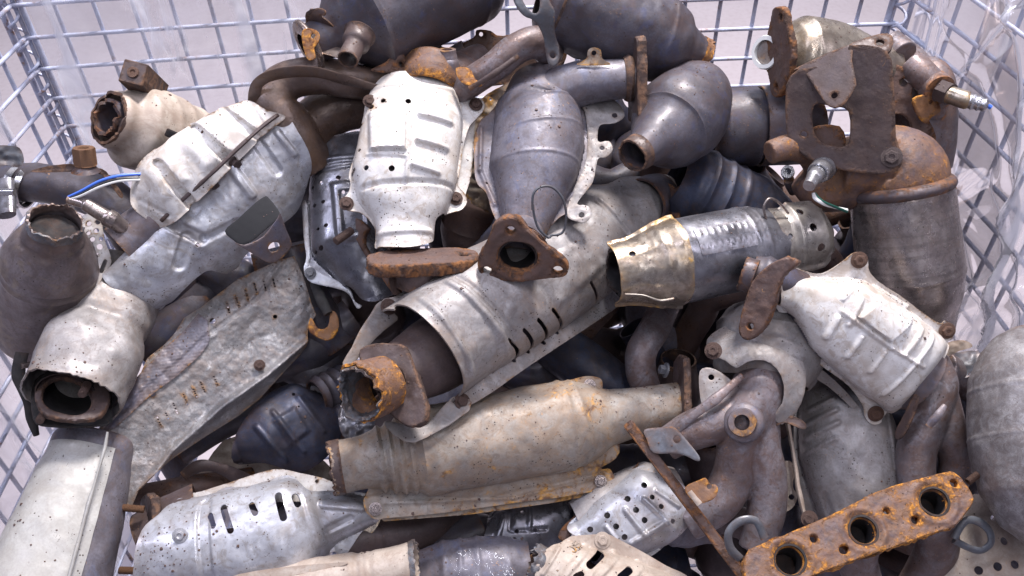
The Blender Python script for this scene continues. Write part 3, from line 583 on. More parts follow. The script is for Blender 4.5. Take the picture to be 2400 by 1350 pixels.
# --- 7 dark pipe left
t=T_('exhaust_pipe','charcoal exhaust pipe with an orange rusted bung, clamped at the left edge','exhaust pipe',(20,430,1.02),(330,520,1.03))
sweep(t,'pipe',ipath(t,[(-20,425,1.03,46),(100,430,1.02,46),(200,448,1.02,52),(262,480,1.02,56),(330,560,1.04,58)]),M['dark'],thick=4,n=64)
p=t.at(203,402,.965); u=t.at(196,350,.955)-p
sweep(t,'weld_collar',[(*p,30),(*(p+u*.15),24),(*(p+u*.3),20)],M['dark'],curved=False,solid=True)
fit(t,'nut',p+u*.3,u,24,M['vivid'],zs=1.0,name='rusted_bung')
for dx,rr in ((62,50),(38,53)):
    c=t.at(dx,438,1.02); sweep(t,'clamp_band',[(*(c-[7,0,0]),rr),(*(c+[7,0,0]),rr+1)],M['chrome'],curved=False,thick=4,dent=.4)
sweep(t,'clamp_bolt',ipath(t,[(-15,450,.955,8),(34,450,.955,8)]),M['chrome'],n=16,curved=False,solid=True,dent=0)
sweep(t,'clamp_saddle',ipath(t,[(14,425,.99,20,14),(16,505,.97,22,14)]),M['shine'],n=24,curved=False,solid=True)
sn=sweep(t,'oxygen_sensor',ipath(t,[(160,468,.95,10),(198,478,.95,11),(199,478,.95,15),(248,508,.955,16),(249,509,.955,20),(268,518,.96,21),(269,519,.96,17),(300,545,.98,19)]),M['band'],n=28,curved=False,solid=True,dent=0,step=2)
for nm,mt,dy in (('blue_wire','wblue',0),('black_wire','wblack',9),('white_wire','wwhite',13)):
    sweep(t,nm,ipath(t,[(160,462+dy*.4,.948,3.3),(190,448+dy*.8,.945,3.3),(235,424+dy,.945,3.3),(280,412+dy*.9,.95,3.3),(330,408+dy,.96,3.3)]),M[mt],n=8,solid=True,dent=0,step=6)
def foil(name,label,pts,d,mat,amp=5,thick=2,tx=0,ty=0,holes=(),cat='metal scrap',h=3):
    cx=sum(p[0] for p in pts)/len(pts); cy=sum(p[1] for p in pts)/len(pts)
    t=T_(name,label,cat,(cx-30,cy,d),(cx+30,cy,d)); fr=frame_img(t,cx,cy,d,tx,ty)
    o=plate(t,'sheet',M[mat],pts,holes=holes,fr=fr,thick=thick,bevel=0,h=h,zf=lambda x,y:amp*(vnoise(P3(x,y),26,t.seed)+.6*vnoise(P3(x,y),11,t.seed+1))); return t
foil('foil_scrap','dull torn foil flap over the clamp at the left edge',[(-20,345),(30,342),(50,352),(56,380),(40,392),(10,386),(-20,392)],.985,'zinc')
foil('foil_scrap','thin brown torn metal lip lying along the top of the charcoal pipe',[(70,402),(110,390),(168,384),(184,392),(240,396),(262,420),(288,455),(280,462),(240,410),(190,402),(120,404)],.965,'plum',amp=4)
# --- 8 silver clamshell, far left centre
t=T_('catalytic_converter','large silver two-shell converter with bolted seam and black strap, left of the rusty elbow',CC,(262,600,.985),(690,345,1.04),roll=14)
seam=[(372,522),(430,474),(500,404),(555,350),(610,300),(655,266)]
sh1,sp1=shield(t,'upper_shell',M['white'],[(372,522),(345,508),(308,478),(305,452,1),(316,402,1),(334,372,1),(382,338,1),(404,318,1),(455,288,1),(500,262,1),(548,244,1),(585,236,1),(625,258,1),(655,266),(610,300),(555,350),(500,404),(430,474)],  # upper half in a whiter metal: the top light is put into its colour
   [((300,440),(390,560),40),((350,370),(450,610),84),((420,300),(540,560),92),((520,240),(620,480),88),((600,220),(700,400),70)],
   emb=[('line',(372,388),(448,478),11,-20),('line',(462,308),(545,380),12,-22),('line',(525,262),(606,322),10,-14),('poly',[(335,395),(395,355),(440,420),(380,470)],7,14),('poly',[(420,330),(500,290),(545,350),(480,400)],8,14),('line',(330,470),(395,505),5,-5),('line',(600,250),(625,290),4,4)],dent=2.0,pw=2.3,lip=2)
sh2,sp2=shield(t,'lower_shell',M['silver'],[(655,262),(700,312,1),(725,360,1),(730,400,1),(718,440,1),(700,490,1),(668,520,1),(640,540,1),(572,602,1),(540,632,1),(495,634,1),(462,650,1),(425,685,1),(380,725,1),(345,730,1),(310,712,1),(282,690,1),(240,650,1),(258,612),(300,572),(372,522),(430,474),(500,404),(555,350),(610,300)],
   [((250,600),(330,740),60),((330,540),(430,690),86),((440,430),(560,620),100),((520,330),(660,560),104),((620,260),(730,440),80)],
   emb=[('line',(395,520),(470,560),14,-9),('line',(440,560),(420,620),14,-7),('line',(545,395),(590,455),10,7),('line',(600,330),(650,400),12,-7),('line',(650,310),(690,360),7,7),('dot',(350,650),22,-7),('dot',(470,570),16,4),('line',(480,560),(560,520),9,-5)],holes=[(463,575,5),(540,463,2),(505,590,2)],dent=1.8,pw=2.2,z0=-4)
sweep(t,'seam_gap_line',[(*(sp1(a,b)*[1,1,1]+[0,0,9]),4.5) for a,b in ((376,516),(430,470),(500,400),(555,346),(610,297),(650,268))],M['plum'],n=8,solid=True,dent=.4)  # dark bead drawn for the shaded gap between the two shells
for a,b in ((487,407),(552,380),(500,430),(556,352)):
    q=sp2(a,b); fit(t,'bolt',q,(0,-.4,1),11,M['plum'],zs=1.2)
sweep(t,'inlet_neck',ipath(t,[(372,512,1.0,57),(328,546,.995,57),(284,580,.988,54)]),M['steel'],thick=4,curved=False,n=64)
fr=frame_img(t,592,522,.935,-18,20,0)
plate(t,'black_strap',M['strap'],[(525,540),(560,510),(612,460),(628,462),(655,498),(650,512),(600,556),(580,568),(560,572),(545,562)],fr=fr,thick=4,bevel=1,zf=lambda x,y:-.0016*(x*.5+y)**2)
fr=frame_img(t,635,565,.93,32,-20,0)
plate(t,'strap_lug',M['steel'],[(552,570),(575,576),(618,556),(652,512),(658,502),(672,540),(683,566),(682,582),(662,606),(642,616),(624,614),(590,594)],holes=[(643,580,13)],fr=fr,thick=5,bevel=1.5)
# --- 9 brown converter with torn neck at left
t=T_('catalytic_converter','brown bottle shaped converter with a jagged cut neck, standing at the left edge',CC,(131,512,.90),(93,790,1.03))
L=t.len
loft(t,'body',[(0,56),(30,54),(42,60),(60,62),(75,76),(125,98),(150,104),(L*.85,106),(L*.94,104),(L,86)],M['bottle'],thick=4,jag=(16,0),n=80,ribs=[(52,5,3),(150,4,2),(175,4,2)],label='dark brown body with faint tan bloom')
loft(t,'torn_rim',[(-4,57.5),(22,57)],M['torn'],jag=(24,0),thick=4)
loft(t,'core',[(40,50),(46,50)],M['soot'],solid=True,dent=2)
# --- 10 pale converter lower left
t=T_('catalytic_converter','pale shielded converter with open oval mouth and two studs, under the brown bottle shaped one',CC,(165,935,.93),(300,640,1.04))
L=t.len
loft(t,'shell',[(0,104),(40,104),(90,110),(150,104),(L*.5,100),(L*.8,96),(L,80)],M['grey_shield'],thick=4,pw=2.7,n=88,dent=2.2,ribs=[(120,26,6),(L*.5,14,-5)],jag=(8,0))
fr=(np.array([18.,0,0]),np.array([0,1.,0])*1.0,np.array([0,0,1.]))
fr=frame_img(t,165,930,.925,-38,8,-4)
plate(t,'flange',M['plum'],[(84,905),(110,876),(175,870),(232,884),(258,925),(236,972),(175,985),(108,972),(84,945)],polys_out=[[(98,925),(110,895),(145,884),(190,900),(212,930),(208,958),(180,972),(140,965),(108,950)]],fr=fr,thick=16,bevel=3,noise=1.2)
sweep(t,'inner_cone',ipath(t,[(156,928,.93,66,50),(185,880,.99,58,46),(205,840,1.04,40,34)]),M['soot'],curved=False,thick=3)
plate(t,'gasket_plate',M['black'],[(80,890),(76,980),(120,1000),(250,996),(262,960),(258,905),(235,880),(140,868)],fr=frame_img(t,168,932,.945,-38,8,-4),polys_out=[[(98,925),(110,895),(145,884),(190,900),(212,930),(208,958),(180,972),(140,965),(108,950)]],thick=5)
for a,b,c,d_ in ((205,900,186,936),(108,962,86,996)):
    p=t.at(a,b,.925); q=t.at(c,d_,.90); fit(t,'stud',p,q-p,9,M['rust'],zs=.75)
sweep(t,'black_arm',ipath(t,[(52,826,.95,14,7),(44,880,.945,15,7),(66,940,.945,12,7),(76,985,.95,10,6),(86,1020,.955,6,5)]),M['black'],n=14,solid=True)
sweep(t,'arm_pin',ipath(t,[(50,858,.945,7),(90,852,.965,7)]),M['band'],n=14,solid=True,curved=False,dent=0)
# perforated strip
t=T_('perforated_strip','narrow pale perforated strip between the brown bottle shaped converter and the silver one','heat shield',(243,520,.972),(198,760,.955))
plate(t,'strip',M['white'],[(186,520),(215,498),(236,510),(245,560),(262,612),(240,650),(222,690),(200,745),(182,770),(160,780),(185,680)],holes=[(208,522,6),(229,520,6),(207,545,5),(226,540,6),(216,560,6),(237,560,5),(234,578,7),(229,598,5),(215,627,6),(207,655,5),(200,674,7),(195,700,6),(180,728,6)],slots=[((247,612),(238,635),5)],thick=3,bevel=0,h=2.2,zf=lambda x,y:-.012*(y)**2)
# --- 11 crumpled aluminium shield
t=T_('heat_shield','long crumpled aluminium heat shield with a folded edge, below the silver converter','heat shield',(285,1130,.97),(720,700,1.07))
fold=[t.l(a,b)[:2] for a,b in ((322,1160),(400,1055),(520,950),(620,880),(715,800))]
crease=[t.l(a,b)[:2] for a,b in ((235,1010),(350,905),(420,850),(480,790),(600,700))]
def fz(x,y):
    d1=sd_poly(x,y,fold+[fold[-1]+[400,-60],fold[-1]+[300,-600],fold[0]+[-200,-600],fold[0]+[-200,-60]])
    z=-np.clip(-d1-6,0,200)*.85+16*np.exp(-(np.clip(np.abs(d1+4),0,60)/10)**2)
    d2=sd_poly(x,y,crease+[crease[-1]+[300,60],crease[-1]+[200,500],crease[0]+[-300,500],crease[0]+[-200,-20]])
    z=z-np.clip(-d2,0,200)*.35-5*np.exp(-(d2/6)**2)
    q=P3(x,y); z=z+7*vnoise(q,75,2)+1.3*np.abs(vnoise(q,30,5))*2+1.1*vnoise(q,11,6)+.5*vnoise(q,4,8)
    return z
op=[(690,600),(708,640),(730,712),(741,738),(722,765),(718,812),(704,832),(668,870),(610,935),(560,975),(480,1025),(400,1078),(352,1120),(322,1150),(305,1190),(288,1168),(298,1110),(306,1080),(285,1030),(232,1005),(255,960),(330,872),(345,838),(385,806),(410,778),(432,742),(470,718),(520,680),(560,650),(600,632),(660,606)]
plate(t,'sheet',M['alu'],op,holes=[(645,742,5),(498,752,7),(358,924,6)],slots=[((640,652),(646,676),2.0),((618,655),(624,680),2.0),((500,880),(510,902),2.0),((386,962),(396,984),2.0),((368,978),(378,1000),2.0),((596,662),(603,688),2.0),((575,676),(582,702),2.0),((552,692),(560,718),2.0),((532,708),(538,734),2.0),((430,925),(440,948),2.0),((452,908),(462,932),2.0),((470,895),(480,918),2.0),((406,945),(416,968),2.0)],thick=3,bevel=0,smooth=1,h=2.4,zf=fz,noise=0)
fit(t,'bolt',t.l(608,856,14),(0,0,1),9,M['rust'],zs=.6)
def fz2(x,y): return fz(x,y)+6+.35*np.sin((y*.8+x*.6)*.85)
plate(t,'mesh_strip',M['steel'],[(235,1010),(290,925),(340,862),(385,815),(430,775),(465,732),(486,750),(492,800),(470,832),(420,878),(352,928),(270,1004)],thick=2,bevel=0,smooth=1,h=2.0,zf=fz2,noise=0)
# --- 12 flat can bottom left
t=T_('muffler_can','flat grey can with pale top face and folded seam in the bottom left corner','muffler',(228,1022,.99),(95,1420,.90))
L=t.len
loft(t,'can',[(0,60),(5,84),(14,92),(30,96),(60,98),(L*.6,122),(L,135)],M['steel'],thick=4,pw=2.6,n=96,dent=1.0)
sweep(t,'pale_cover',[(x,6+y,0,r,r*1.0) for x,r,y in ((48,104,0),(64,105,0),(L*.6,129,0),(L,142,0))],M['cover'],curved=False,thick=3,pw=2.6,arc=(-22,120),n=60,dent=1.0)
sweep(t,'seam',ipath(t,[(252,1012,.925,4,7),(246,1050,.922,5,8),(205,1190,.89,5,8),(160,1360,.86,5,8)]),M['cover'],n=10,solid=True,curved=False)
t=T_('perforated_strip','pale shield with a row of holes at the lower left edge beside the can','heat shield',(30,1200,.95),(0,1350,.93))
plate(t,'strip',M['white'],[(66,1150),(90,1160),(60,1300),(20,1420),(-60,1420),(-20,1320),(25,1220)],holes=[(30,1232,6),(22,1255,7),(17,1285,7),(13,1310,8),(5,1338,8),(45,1215,5)],thick=3,bevel=0,zf=lambda x,y:-.01*y*y)
t=T_('scrap_shield','beige rust-streaked scrap of shield behind the flat can at bottom left','heat shield',(150,1010,1.0),(75,1190,1.0))
shield(t,'sheet',M['cream'],[(160,1005),(130,1020),(115,1060),(90,1100),(68,1150),(62,1200),(110,1210),(180,1100),(200,1030)],[((120,1015),(210,1030),40),((60,1200),(170,1200),50)],dent=4,emb=[('line',(110,1080),(150,1040),6,-8)])
# --- 13 bright perforated shield
t=T_('catalytic_converter','shiny dark perforated converter tucked behind the left side of the white shielded one',CC,(790,375,1.08),(850,690,1.04))
sh,sp=shield(t,'perforated_shield',M['shine'],[(722,470),(732,420),(728,392),(752,352),(800,335),(870,330),(900,400),(930,520),(950,640),(950,680),(920,700),(880,716),(850,708),(825,682),(800,672),(740,658),(718,650),(712,625),(722,610),(730,570),(716,490)],
  [((735,345),(890,330),50),((722,420),(900,420),78),((724,520),(920,520),86),((728,590),(925,580),84),((790,665),(935,620),54),((845,712),(935,690),40)],
  holes=[(752,429,6),(793,417,6),(757,473,5),(737,482,5),(764,528,5),(745,537,4),(752,581,6),(740,592,4),(805,452,4),(733,440,4)],
  emb=[('poly',[(778,432),(860,425),(872,560),(790,566)],9,6),('poly',[(796,450),(850,445),(858,540),(806,545)],-7,5),('line',(740,385),(880,372),6,7),('line',(745,405),(890,395),4,-5)],dent=1.0,pw=2.3)
plate(t,'edge_flange',M['silver'],[(709,478),(720,478),(726,560),(728,600),(724,615),(716,640),(712,628),(718,600),(712,560)],thick=4,bevel=1,z=4,h=2)
plate(t,'lower_flange',M['silver'],[(715,640),(724,622),(736,630),(800,662),(822,680),(832,706),(848,716),(836,722),(818,690),(790,676),(730,662)],thick=4,bevel=1,z=6,h=2)
fit(t,'bolt',t.l(727,640,10),(0,0,1),9,M['zinc'],zs=.6)
# --- 15 rusty flange with stud
t=T_('pipe_flange','rusty oval pipe flange with one stud behind the neck of the white converter','flange',(820,530,1.0),(925,680,1.0))
fr=frame_img(t,865,595,.995,-10,48,0)
plate(t,'plate',M['rust'],[(808,520),(820,508),(842,516),(872,545),(905,580),(932,640),(936,680),(920,690),(895,655),(862,612),(832,560)],slots=[((868,560),(895,612),26)],fr=fr,thick=14,bevel=3,noise=1.2)
p=t.at(824,540,.985); q=t.at(778,572,.965); fit(t,'stud',p,q-p,10,M['rust'],zs=.85)
# --- 14 white central converter
t=T_('catalytic_converter','white stamped converter with rusty corner bolts at the centre top, neck pointing down',CC,(1008,175,1.03),(945,590,.965))
sh,sp=shield(t,'front_shield',M['white'],[(872,222),(900,196),(940,188),(1000,190),(1060,208),(1085,228),(1112,228),(1132,236),(1134,256),(1112,282),(1098,300),(1086,345),(1078,400),(1072,432),(1090,455),(1094,475),(1080,492),(1052,500),(1030,515),(1018,530),(1012,572),(960,592),(885,586),(880,560),(876,530),(848,500),(818,494),(802,484),(802,468),(816,452),(822,430),(818,410),(832,360),(850,290),(856,258)],
  [((880,190),(1070,196),44),((852,262),(1088,268),76),((836,350),(1078,350),86),((820,430),(1070,420),88),((836,488),(1046,490),70),((874,532),(1020,525),48),((882,590),(1014,575),42)],
  holes=[(898,235,6),(957,237,7),(870,250,6),(858,393,6),(918,394,7),(828,402,5),(846,295,4),(842,352,4)],
  emb=[('poly',[(864,268),(952,264),(950,352),(866,356)],17,3),('line',(985,268),(1056,288),6,11),('line',(980,328),(1046,348),6,11),('line',(968,386),(1026,405),6,11),('line',(962,270),(952,420),4,7),('line',(862,362),(950,366),3,5),('line',(850,440),(1060,440),5,-6),('line',(880,205),(1060,212),5,4),('line',(885,552),(1012,545),5,5)],
  dent=1.3,pw=2.5,thick=3,lip=1)
for a,b in ((1115,246),(1068,466),(812,478),(867,238)): fit(t,'bolt',sp(a,b)+[0,0,2],(0,0,1),11,M['rust'],zs=.8)
plate(t,'rear_shield',M['white'],[(1088,250),(1120,250),(1112,300),(1106,400),(1092,452),(1084,470),(1070,440),(1082,330)],z=-26,thick=3,bevel=0)
loft(t,'body',[(10,50),(30,62),(60,72),(280,72),(360,44),(t.len-6,34)],M['steel'],z=-22,thick=4)
loft(t,'collar',[(-52,30),(-46,52),(-34,64),(-20,70),(-2,70),(4,76),(12,72),(22,74),(40,66)],M['orange'],thick=8,dent=1.6,ribs=[(20,5,3)])
p0=t.len
fr=frame_img(t,992,600,.945,-68,0,8)
plate(t,'flange',M['rust'],[],px=False,smooth=0,fr=fr) if 0 else None
hp=[(126*math.copysign(abs(math.cos(a))**.62,math.cos(a)),50*math.copysign(abs(math.sin(a))**.8,math.sin(a))) for a in np.linspace(0,2*math.pi,40,endpoint=False)]
hp_=[(124*math.cos(a)*(1 if abs(math.cos(a))<.75 else 1),62*math.sin(a)) for a in np.linspace(0,2*math.pi,24,endpoint=False)]
hp_=[(x,math.copysign(min(abs(y),62*(1-abs(x)/170)),y)) for x,y in hp_]
fr=(fr[0],fr[1],fr[2]); plate(t,'flange',M['rust'],hp,px=False,smooth=2,fr=fr,thick=30,bevel=5,noise=1.5,holes=[(92,0,10)])
sweep(t,'outlet_stub',ipath(t,[(978,615,.95,52),(968,650,.955,50),(962,672,.958,46)]),M['plum'],curved=False,thick=6)
for a,b,c,d_ in ((1035,622,1048,668),(918,640,930,690)): 
    p=t.at(a,b,.94); q=t.at(c,d_,.95); fit(t,'stud',p,q-p,10,M['rust'],zs=.8)
# --- 16 manifold pipe on the white converter
t=T_('exhaust_manifold','grey bent manifold pipe with a threaded bung above the white converter','exhaust manifold',(1080,205,1.03),(1290,110,1.04))
cast(t,'pipe',[ipath(t,[(1070,215,1.03,30),(1105,192,1.02,34),(1160,155,1.01,34),(1215,112,1.01,36),(1262,100,1.02,38),(1292,128,1.05,34)]),ipath(t,[(1040,190,1.05,50),(1080,165,1.07,46),(1110,138,1.09,34),(1125,130,1.1,30)])],M['castiron'])
sweep(t,'weld_seam',ipath(t,[(1100,208,.985,7,4),(1160,172,.975,7,4),(1215,132,.975,6,4)]),M['plum'],n=10,solid=True)
sweep(t,'bung',ipath(t,[(1048,168,1.02,28),(1047,140,1.015,27),(1047,139,1.015,21),(1046,116,1.01,21)]),M['steel'],curved=False,thick=8,n=32,ribs=[(34,3,2)])
fr=frame_img(t,1095,178,.99,-35,15)
plate(t,'gusset',M['vivid'],[(1068,158),(1100,160),(1112,182),(1130,200),(1095,198),(1075,185)],fr=fr,thick=5,bevel=1.5,noise=1.5)
# --- 17 grey converter with triangular flange
t=T_('catalytic_converter','grey seamed converter at the centre with a rusty triangular flange and scalloped ears',CC,(1262,205,1.05),(1215,600,.975))
sh,sp=shield(t,'shell',M['steel'],[(1205,185),(1188,205),(1170,235),(1150,262),(1128,280),(1112,320),(1112,400),(1120,432),(1140,452),(1152,492),(1166,525),(1172,560),(1178,578),(1268,578),(1276,560),(1292,530),(1318,505),(1345,498),(1352,516),(1372,518),(1386,500),(1376,484),(1352,478),(1368,452),(1388,425),(1396,390),(1402,368),(1420,366),(1434,350),(1426,332),(1402,334),(1400,310),(1408,290),(1440,286),(1462,272),(1452,246),(1436,232),(1430,216),(1390,200),(1340,180),(1270,172)],
  [((1200,182),(1330,180),50),((1172,260),(1364,250),86),((1162,340),(1372,330),94),((1152,420),(1352,410),88),((1166,480),(1312,480),66),((1176,530),(1286,530),48),((1180,575),(1268,575),36)],
  holes=[(1441,270,7),(1411,347,6),(1363,504,7),(1141,430,4)],
  emb=[('line',(1180,255),(1360,245),3,3),('line',(1165,325),(1368,312),3,3),('line',(1155,395),(1358,385),3,3),('line',(1385,250),(1388,400),4,5),('line',(1388,400),(1330,470),4,5),('line',(1128,300),(1125,400),4,5),('line',(1125,400),(1160,480),4,5)],dent=1.0,pw=2.1,label='grey oxidised shell')
plate(t,'ear_flange',M['grey_shield'],[(1352,235),(1375,212),(1430,214),(1438,232),(1454,246),(1464,272),(1441,288),(1409,292),(1401,310),(1403,332),(1427,330),(1436,350),(1421,368),(1403,370),(1397,392),(1389,427),(1369,454),(1352,478),(1377,482),(1388,500),(1373,520),(1350,518),(1328,500),(1346,440),(1370,390),(1378,330),(1370,260)],holes=[(1441,270,7),(1411,347,6),(1363,504,7)],z=5,thick=4,bevel=1,noise=2)
loft(t,'rear_shell',[(0,40),(30,80),(60,96),(230,92),(330,54),(t.len-4,48)],M['steel'],z=-8,thick=4)
sweep(t,'inlet_neck',ipath(t,[(1262,262,1.04,70),(1300,222,1.04,62),(1360,196,1.035,54),(1425,188,1.03,48),(1490,184,1.03,46)]),M['steel'],thick=4,n=64)
loft(t,'neck_ring',[(0,0)],M['steel']) if 0 else None
sweep(t,'neck_ring',ipath(t,[(1462,186,1.03,50),(1474,185,1.03,56),(1482,185,1.03,50)]),M['plum'],curved=False,thick=6)
fr=(t.at(1482,188,1.03),)+tuple(frame_img(t,1494,190,1.03,0,78,3)[1:])
plate(t,'inlet_flange',M['plum'],[(-52,-98),(52,-98),(62,-60),(58,60),(46,96),(-46,96),(-60,50),(-60,-60)],px=False,smooth=2,fr=fr,thick=24,bevel=4,noise=1.2)
fr=frame_img(t,1220,598,.918,34,6,0)
plate(t,'triangular_flange',M['rust'],[(1118,622),(1128,590),(1150,545),(1162,524),(1186,512),(1212,514),(1230,530),(1290,584),(1326,618),(1330,640),(1316,652),(1270,656),(1215,662),(1150,658),(1128,648)],holes=[(1197,541,11),(1141,636,10),(1307,636,11)],slots=[((1208,603),(1218,604),38)],fr=fr,thick=22,bevel=4,noise=1.4,zf=lambda x,y:3*np.exp(-((np.hypot(x+8,y+0)-62)/8)**2))
sweep(t,'bore',ipath(t,[(1213,605,.925,42),(1218,575,.95,42),(1224,550,.975,40)]),M['soot'],curved=False,thick=3)
sweep(t,'neck_end',ipath(t,[(1214,598,.935,50),(1220,570,.955,48),(1226,545,.975,46)]),M['steel'],curved=False,thick=5)
# left ear sheet seen behind
foil('shield_scrap','spotted beige shield edge with bolt holes between the white and grey converters',[(1092,300),(1112,270),(1130,230),(1170,205),(1200,195),(1195,260),(1160,320),(1155,420),(1165,500),(1130,490),(1092,460),(1090,380)],1.075,'beige',amp=6,holes=[(1110,352,6),(1098,472,6),(1150,232,4)],cat='heat shield')
foil('shield_scrap','beige stamped ear with a round hole above the grey converter neck',[(1352,152),(1374,138),(1378,118),(1392,111),(1408,118),(1412,138),(1430,152)],1.005,'beige',amp=2,holes=[(1392,124,6)],cat='heat shield')
# wire ring
t=T_('wire_loop','thin bent steel wire loop hanging over the grey converter beside the triangular flange','wire',(1250,450,.935),(1325,480,.935))
sweep(t,'wire',ipath(t,[(1248,492,.93,3),(1250,455,.925,3),(1268,438,.925,3),(1296,440,.93,3),(1320,468,.935,3),(1327,510,.94,3),(1318,545,.945,3),(1292,552,.945,3),(1285,557,.945,3),(1262,535,.94,3),(1252,505,.935,3),(1249,480,.932,3)]),M['zinc'],n=10,solid=True,dent=0,step=4)
# --- 18 dark elbow converter
t=T_('catalytic_converter','round dark elbow shaped converter with an open rusty pipe mouth, right of the grey flange',CC,(1488,360,.99),(1655,200,1.07))
sweep(t,'body',ipath(t,[(1486,362,.975,38),(1512,348,.985,42),(1535,330,1.0,60),(1562,310,1.02,92),(1590,280,1.035,108),(1618,245,1.05,100),(1640,215,1.06,82),(1652,200,1.07,60)]),M['dark'],thick=4,n=80,curved=True,ribs=[(150,4,3)])
sweep(t,'pipe_mouth',ipath(t,[(1478,367,.972,39),(1500,354,.98,41)]),M['plum'],curved=False,thick=4,jag=(9,0))
# --- 19 dark cylinder behind bracket
t=T_('catalytic_converter','dark grey drum shaped converter behind the brown bracket plate',CC,(1670,300,1.12),(1900,292,1.12))
loft(t,'drum',[(0,60),(6,80),(20,90),(105,92),(112,86),(t.len,88)],M['dark'],thick=4,n=80,ribs=[(108,5,-4)],dent=.6)
loft(t,'end_sleeve',[(108,93),(t.len,93)],M['steel'],thick=4,dent=.5)
# --- 20A right converter w/ rusty elbow, bracket, sensor
t=T_('catalytic_converter','upright brushed steel converter with an orange rusted head and a bolted brown bracket plate',CC,(2112,442,1.02),(2150,790,1.06))
L=t.len
loft(t,'can',[(0,108),(8,112),(60,115),(L*.52,119),(L*.58,118),(L*.72,108),(L,78)],M['band'],thick=4,n=88,dent=.8,ribs=[(L*.56,5,2)])
loft(t,'clamp_rim',[(-18,104),(-12,116),(0,120),(8,114),(14,108)],M['dark'],thick=7,n=72)
cast(t,'head',[ipath(t,[(2114,452,1.03,100),(2110,410,1.02,104),(2085,385,1.02,92),(2030,390,1.02,78),(1960,395,1.02,66)]),ipath(t,[(2000,420,1.03,70),(1930,430,1.04,66),(1890,400,1.04,50)]),ipath(t,[(1940,390,1.03,60),(1900,360,1.02,34),(1850,345,1.005,30),(1802,358,1.0,27)])],M['orange'],vox=3.6)
sweep(t,'side_lug',ipath(t,[(2212,455,1.0,10,5),(2226,436,1.0,14,5),(2234,446,1.0,10,5)]),M['orange'],n=12,solid=True)
fr=frame_img(t,1980,250,.965,4,0)
plate(t,'bracket_plate',M['plum'],[(1866,166),(1842,200),(1842,300),(1852,330),(1880,362),(1920,384),(1990,402),(2060,409),(2098,402),(2114,385),(2114,360),(2100,320),(2098,250),(2092,160),(2086,132),(2060,110),(1990,106),(1982,140),(1940,150),(1890,160)],polys_out=[[(1908,246),(1906,300),(1922,332),(1955,344),(1976,344),(1990,330),(1989,262),(1950,250)]],holes=[(1884,315,7)],fr=fr,thick=8,bevel=2,smooth=2,noise=.8)
plate(t,'inner_web',M['rust'],[(1900,302),(1968,296),(1980,346),(1925,350)],fr=frame_img(t,1945,322,.99,10,0),thick=5,bevel=1)
plate(t,'window_shade_plate',M['dark'],[(1895,240),(1932,244),(1940,300),(1900,306)],fr=frame_img(t,1918,275,1.0,10,0),thick=5,bevel=1)  # dark plate standing in for the shade inside the bracket window
fr=frame_img(t,1950,170,.955,-22,12)
plate(t,'folded_tab',M['plum'],[(1860,162),(1900,142),(1990,104),(1996,140),(2006,190),(2003,206),(1980,242),(1956,253),(1936,243),(1922,224),(1898,188),(1878,166)],holes=[(1955,223,7)],fr=fr,thick=6,bevel=2,smooth=2)
fr=frame_img(t,2040,105,.965,-48,-10)
plate(t,'upper_arm',M['plum'],[(1980,118),(2000,98),(2045,82),(2080,76),(2094,88),(2090,112),(2070,128),(2040,138),(1990,140)],holes=[(2063,98,9)],fr=fr,thick=12,bevel=2)
fit(t,'bolt',t.at(2090,368,.962),t.M.T@nrm(CAM-W(2090,368,.96)),15,M['plum'],zs=.7)
# sensor on the rusty head
p=[(1935,392,1.0,26),(1918,404,.965,24),(1917,405,.965,17),(1908,416,.95,17),(1907,417,.95,15),(1896,436,.94,13)]
sweep(t,'oxygen_sensor',ipath(t,p),M['chrome'],n=28,curved=False,solid=True,dent=0,step=2,ribs=[(30,3,2),(42,3,2)])
for nm,mt,dx in (('white_wire','wwhite',0),('white_wire','wwhite',5),('green_wire','wgreen',10)):
    sweep(t,nm,ipath(t,[(1906+dx*.3,452,.95,3),(1908+dx,464,.95,3),(1922+dx,474,.95,3),(1940+dx,482,.955,3),(1985,492+dx*.4,.97,3.5)]),M[mt],n=8,solid=True,dent=0,step=5)
# --- nut part
t=T_('sensor_tip','small bright hollow fitting lying below the drum shaped converter','fitting',(1848,410,1.06),(1858,440,1.07))
fit(t,'nut',(0,0,-10),t.M.T@nrm(CAM-W(1848,410,1.06)+_u*.1),16,M['chrome'],zs=1.2)
sweep(t,'stem',ipath(t,[(1849,420,1.065,12),(1858,450,1.09,10)]),M['steel'],solid=True,n=16,curved=False)
# --- 20B brass body behind
t=T_('catalytic_converter','heat tinted converter with a rusty oval flange at the top right, behind the brown bracket',CC,(1820,125,1.05),(2080,170,1.10))
L=t.len
loft(t,'body',[(0,48),(14,50),(30,76),(60,92),(80,94),(L*.55,92),(L*.75,74),(L,60)],M['brass'],thick=4,n=80,z=0,ribs=[(56,5,2)])
fr=frame_img(t,1822,124,1.03,0,62,-6)
plate(t,'oval_flange',M['rust'],[(-34,92),(-8,98),(22,90),(38,60),(62,10),(58,-40),(34,-80),(8,-98),(-22,-92),(-44,-40),(-56,20),(-44,60)],px=False,smooth=3,fr=fr,thick=16,bevel=3,noise=1.5,holes=[(4,76,8),(2,-76,8)])
sweep(t,'ceramic_core',ipath(t,[(1792,122,1.05,37),(1815,124,1.06,37)]),M['ceramic'],curved=False,thick=9,n=48,ribs=[(5,3,2),(13,3,2)])
sweep(t,'core_face',ipath(t,[(1797,122,1.052,28),(1815,124,1.06,28)]),M['grey_shield'],curved=False,solid=True,n=32)
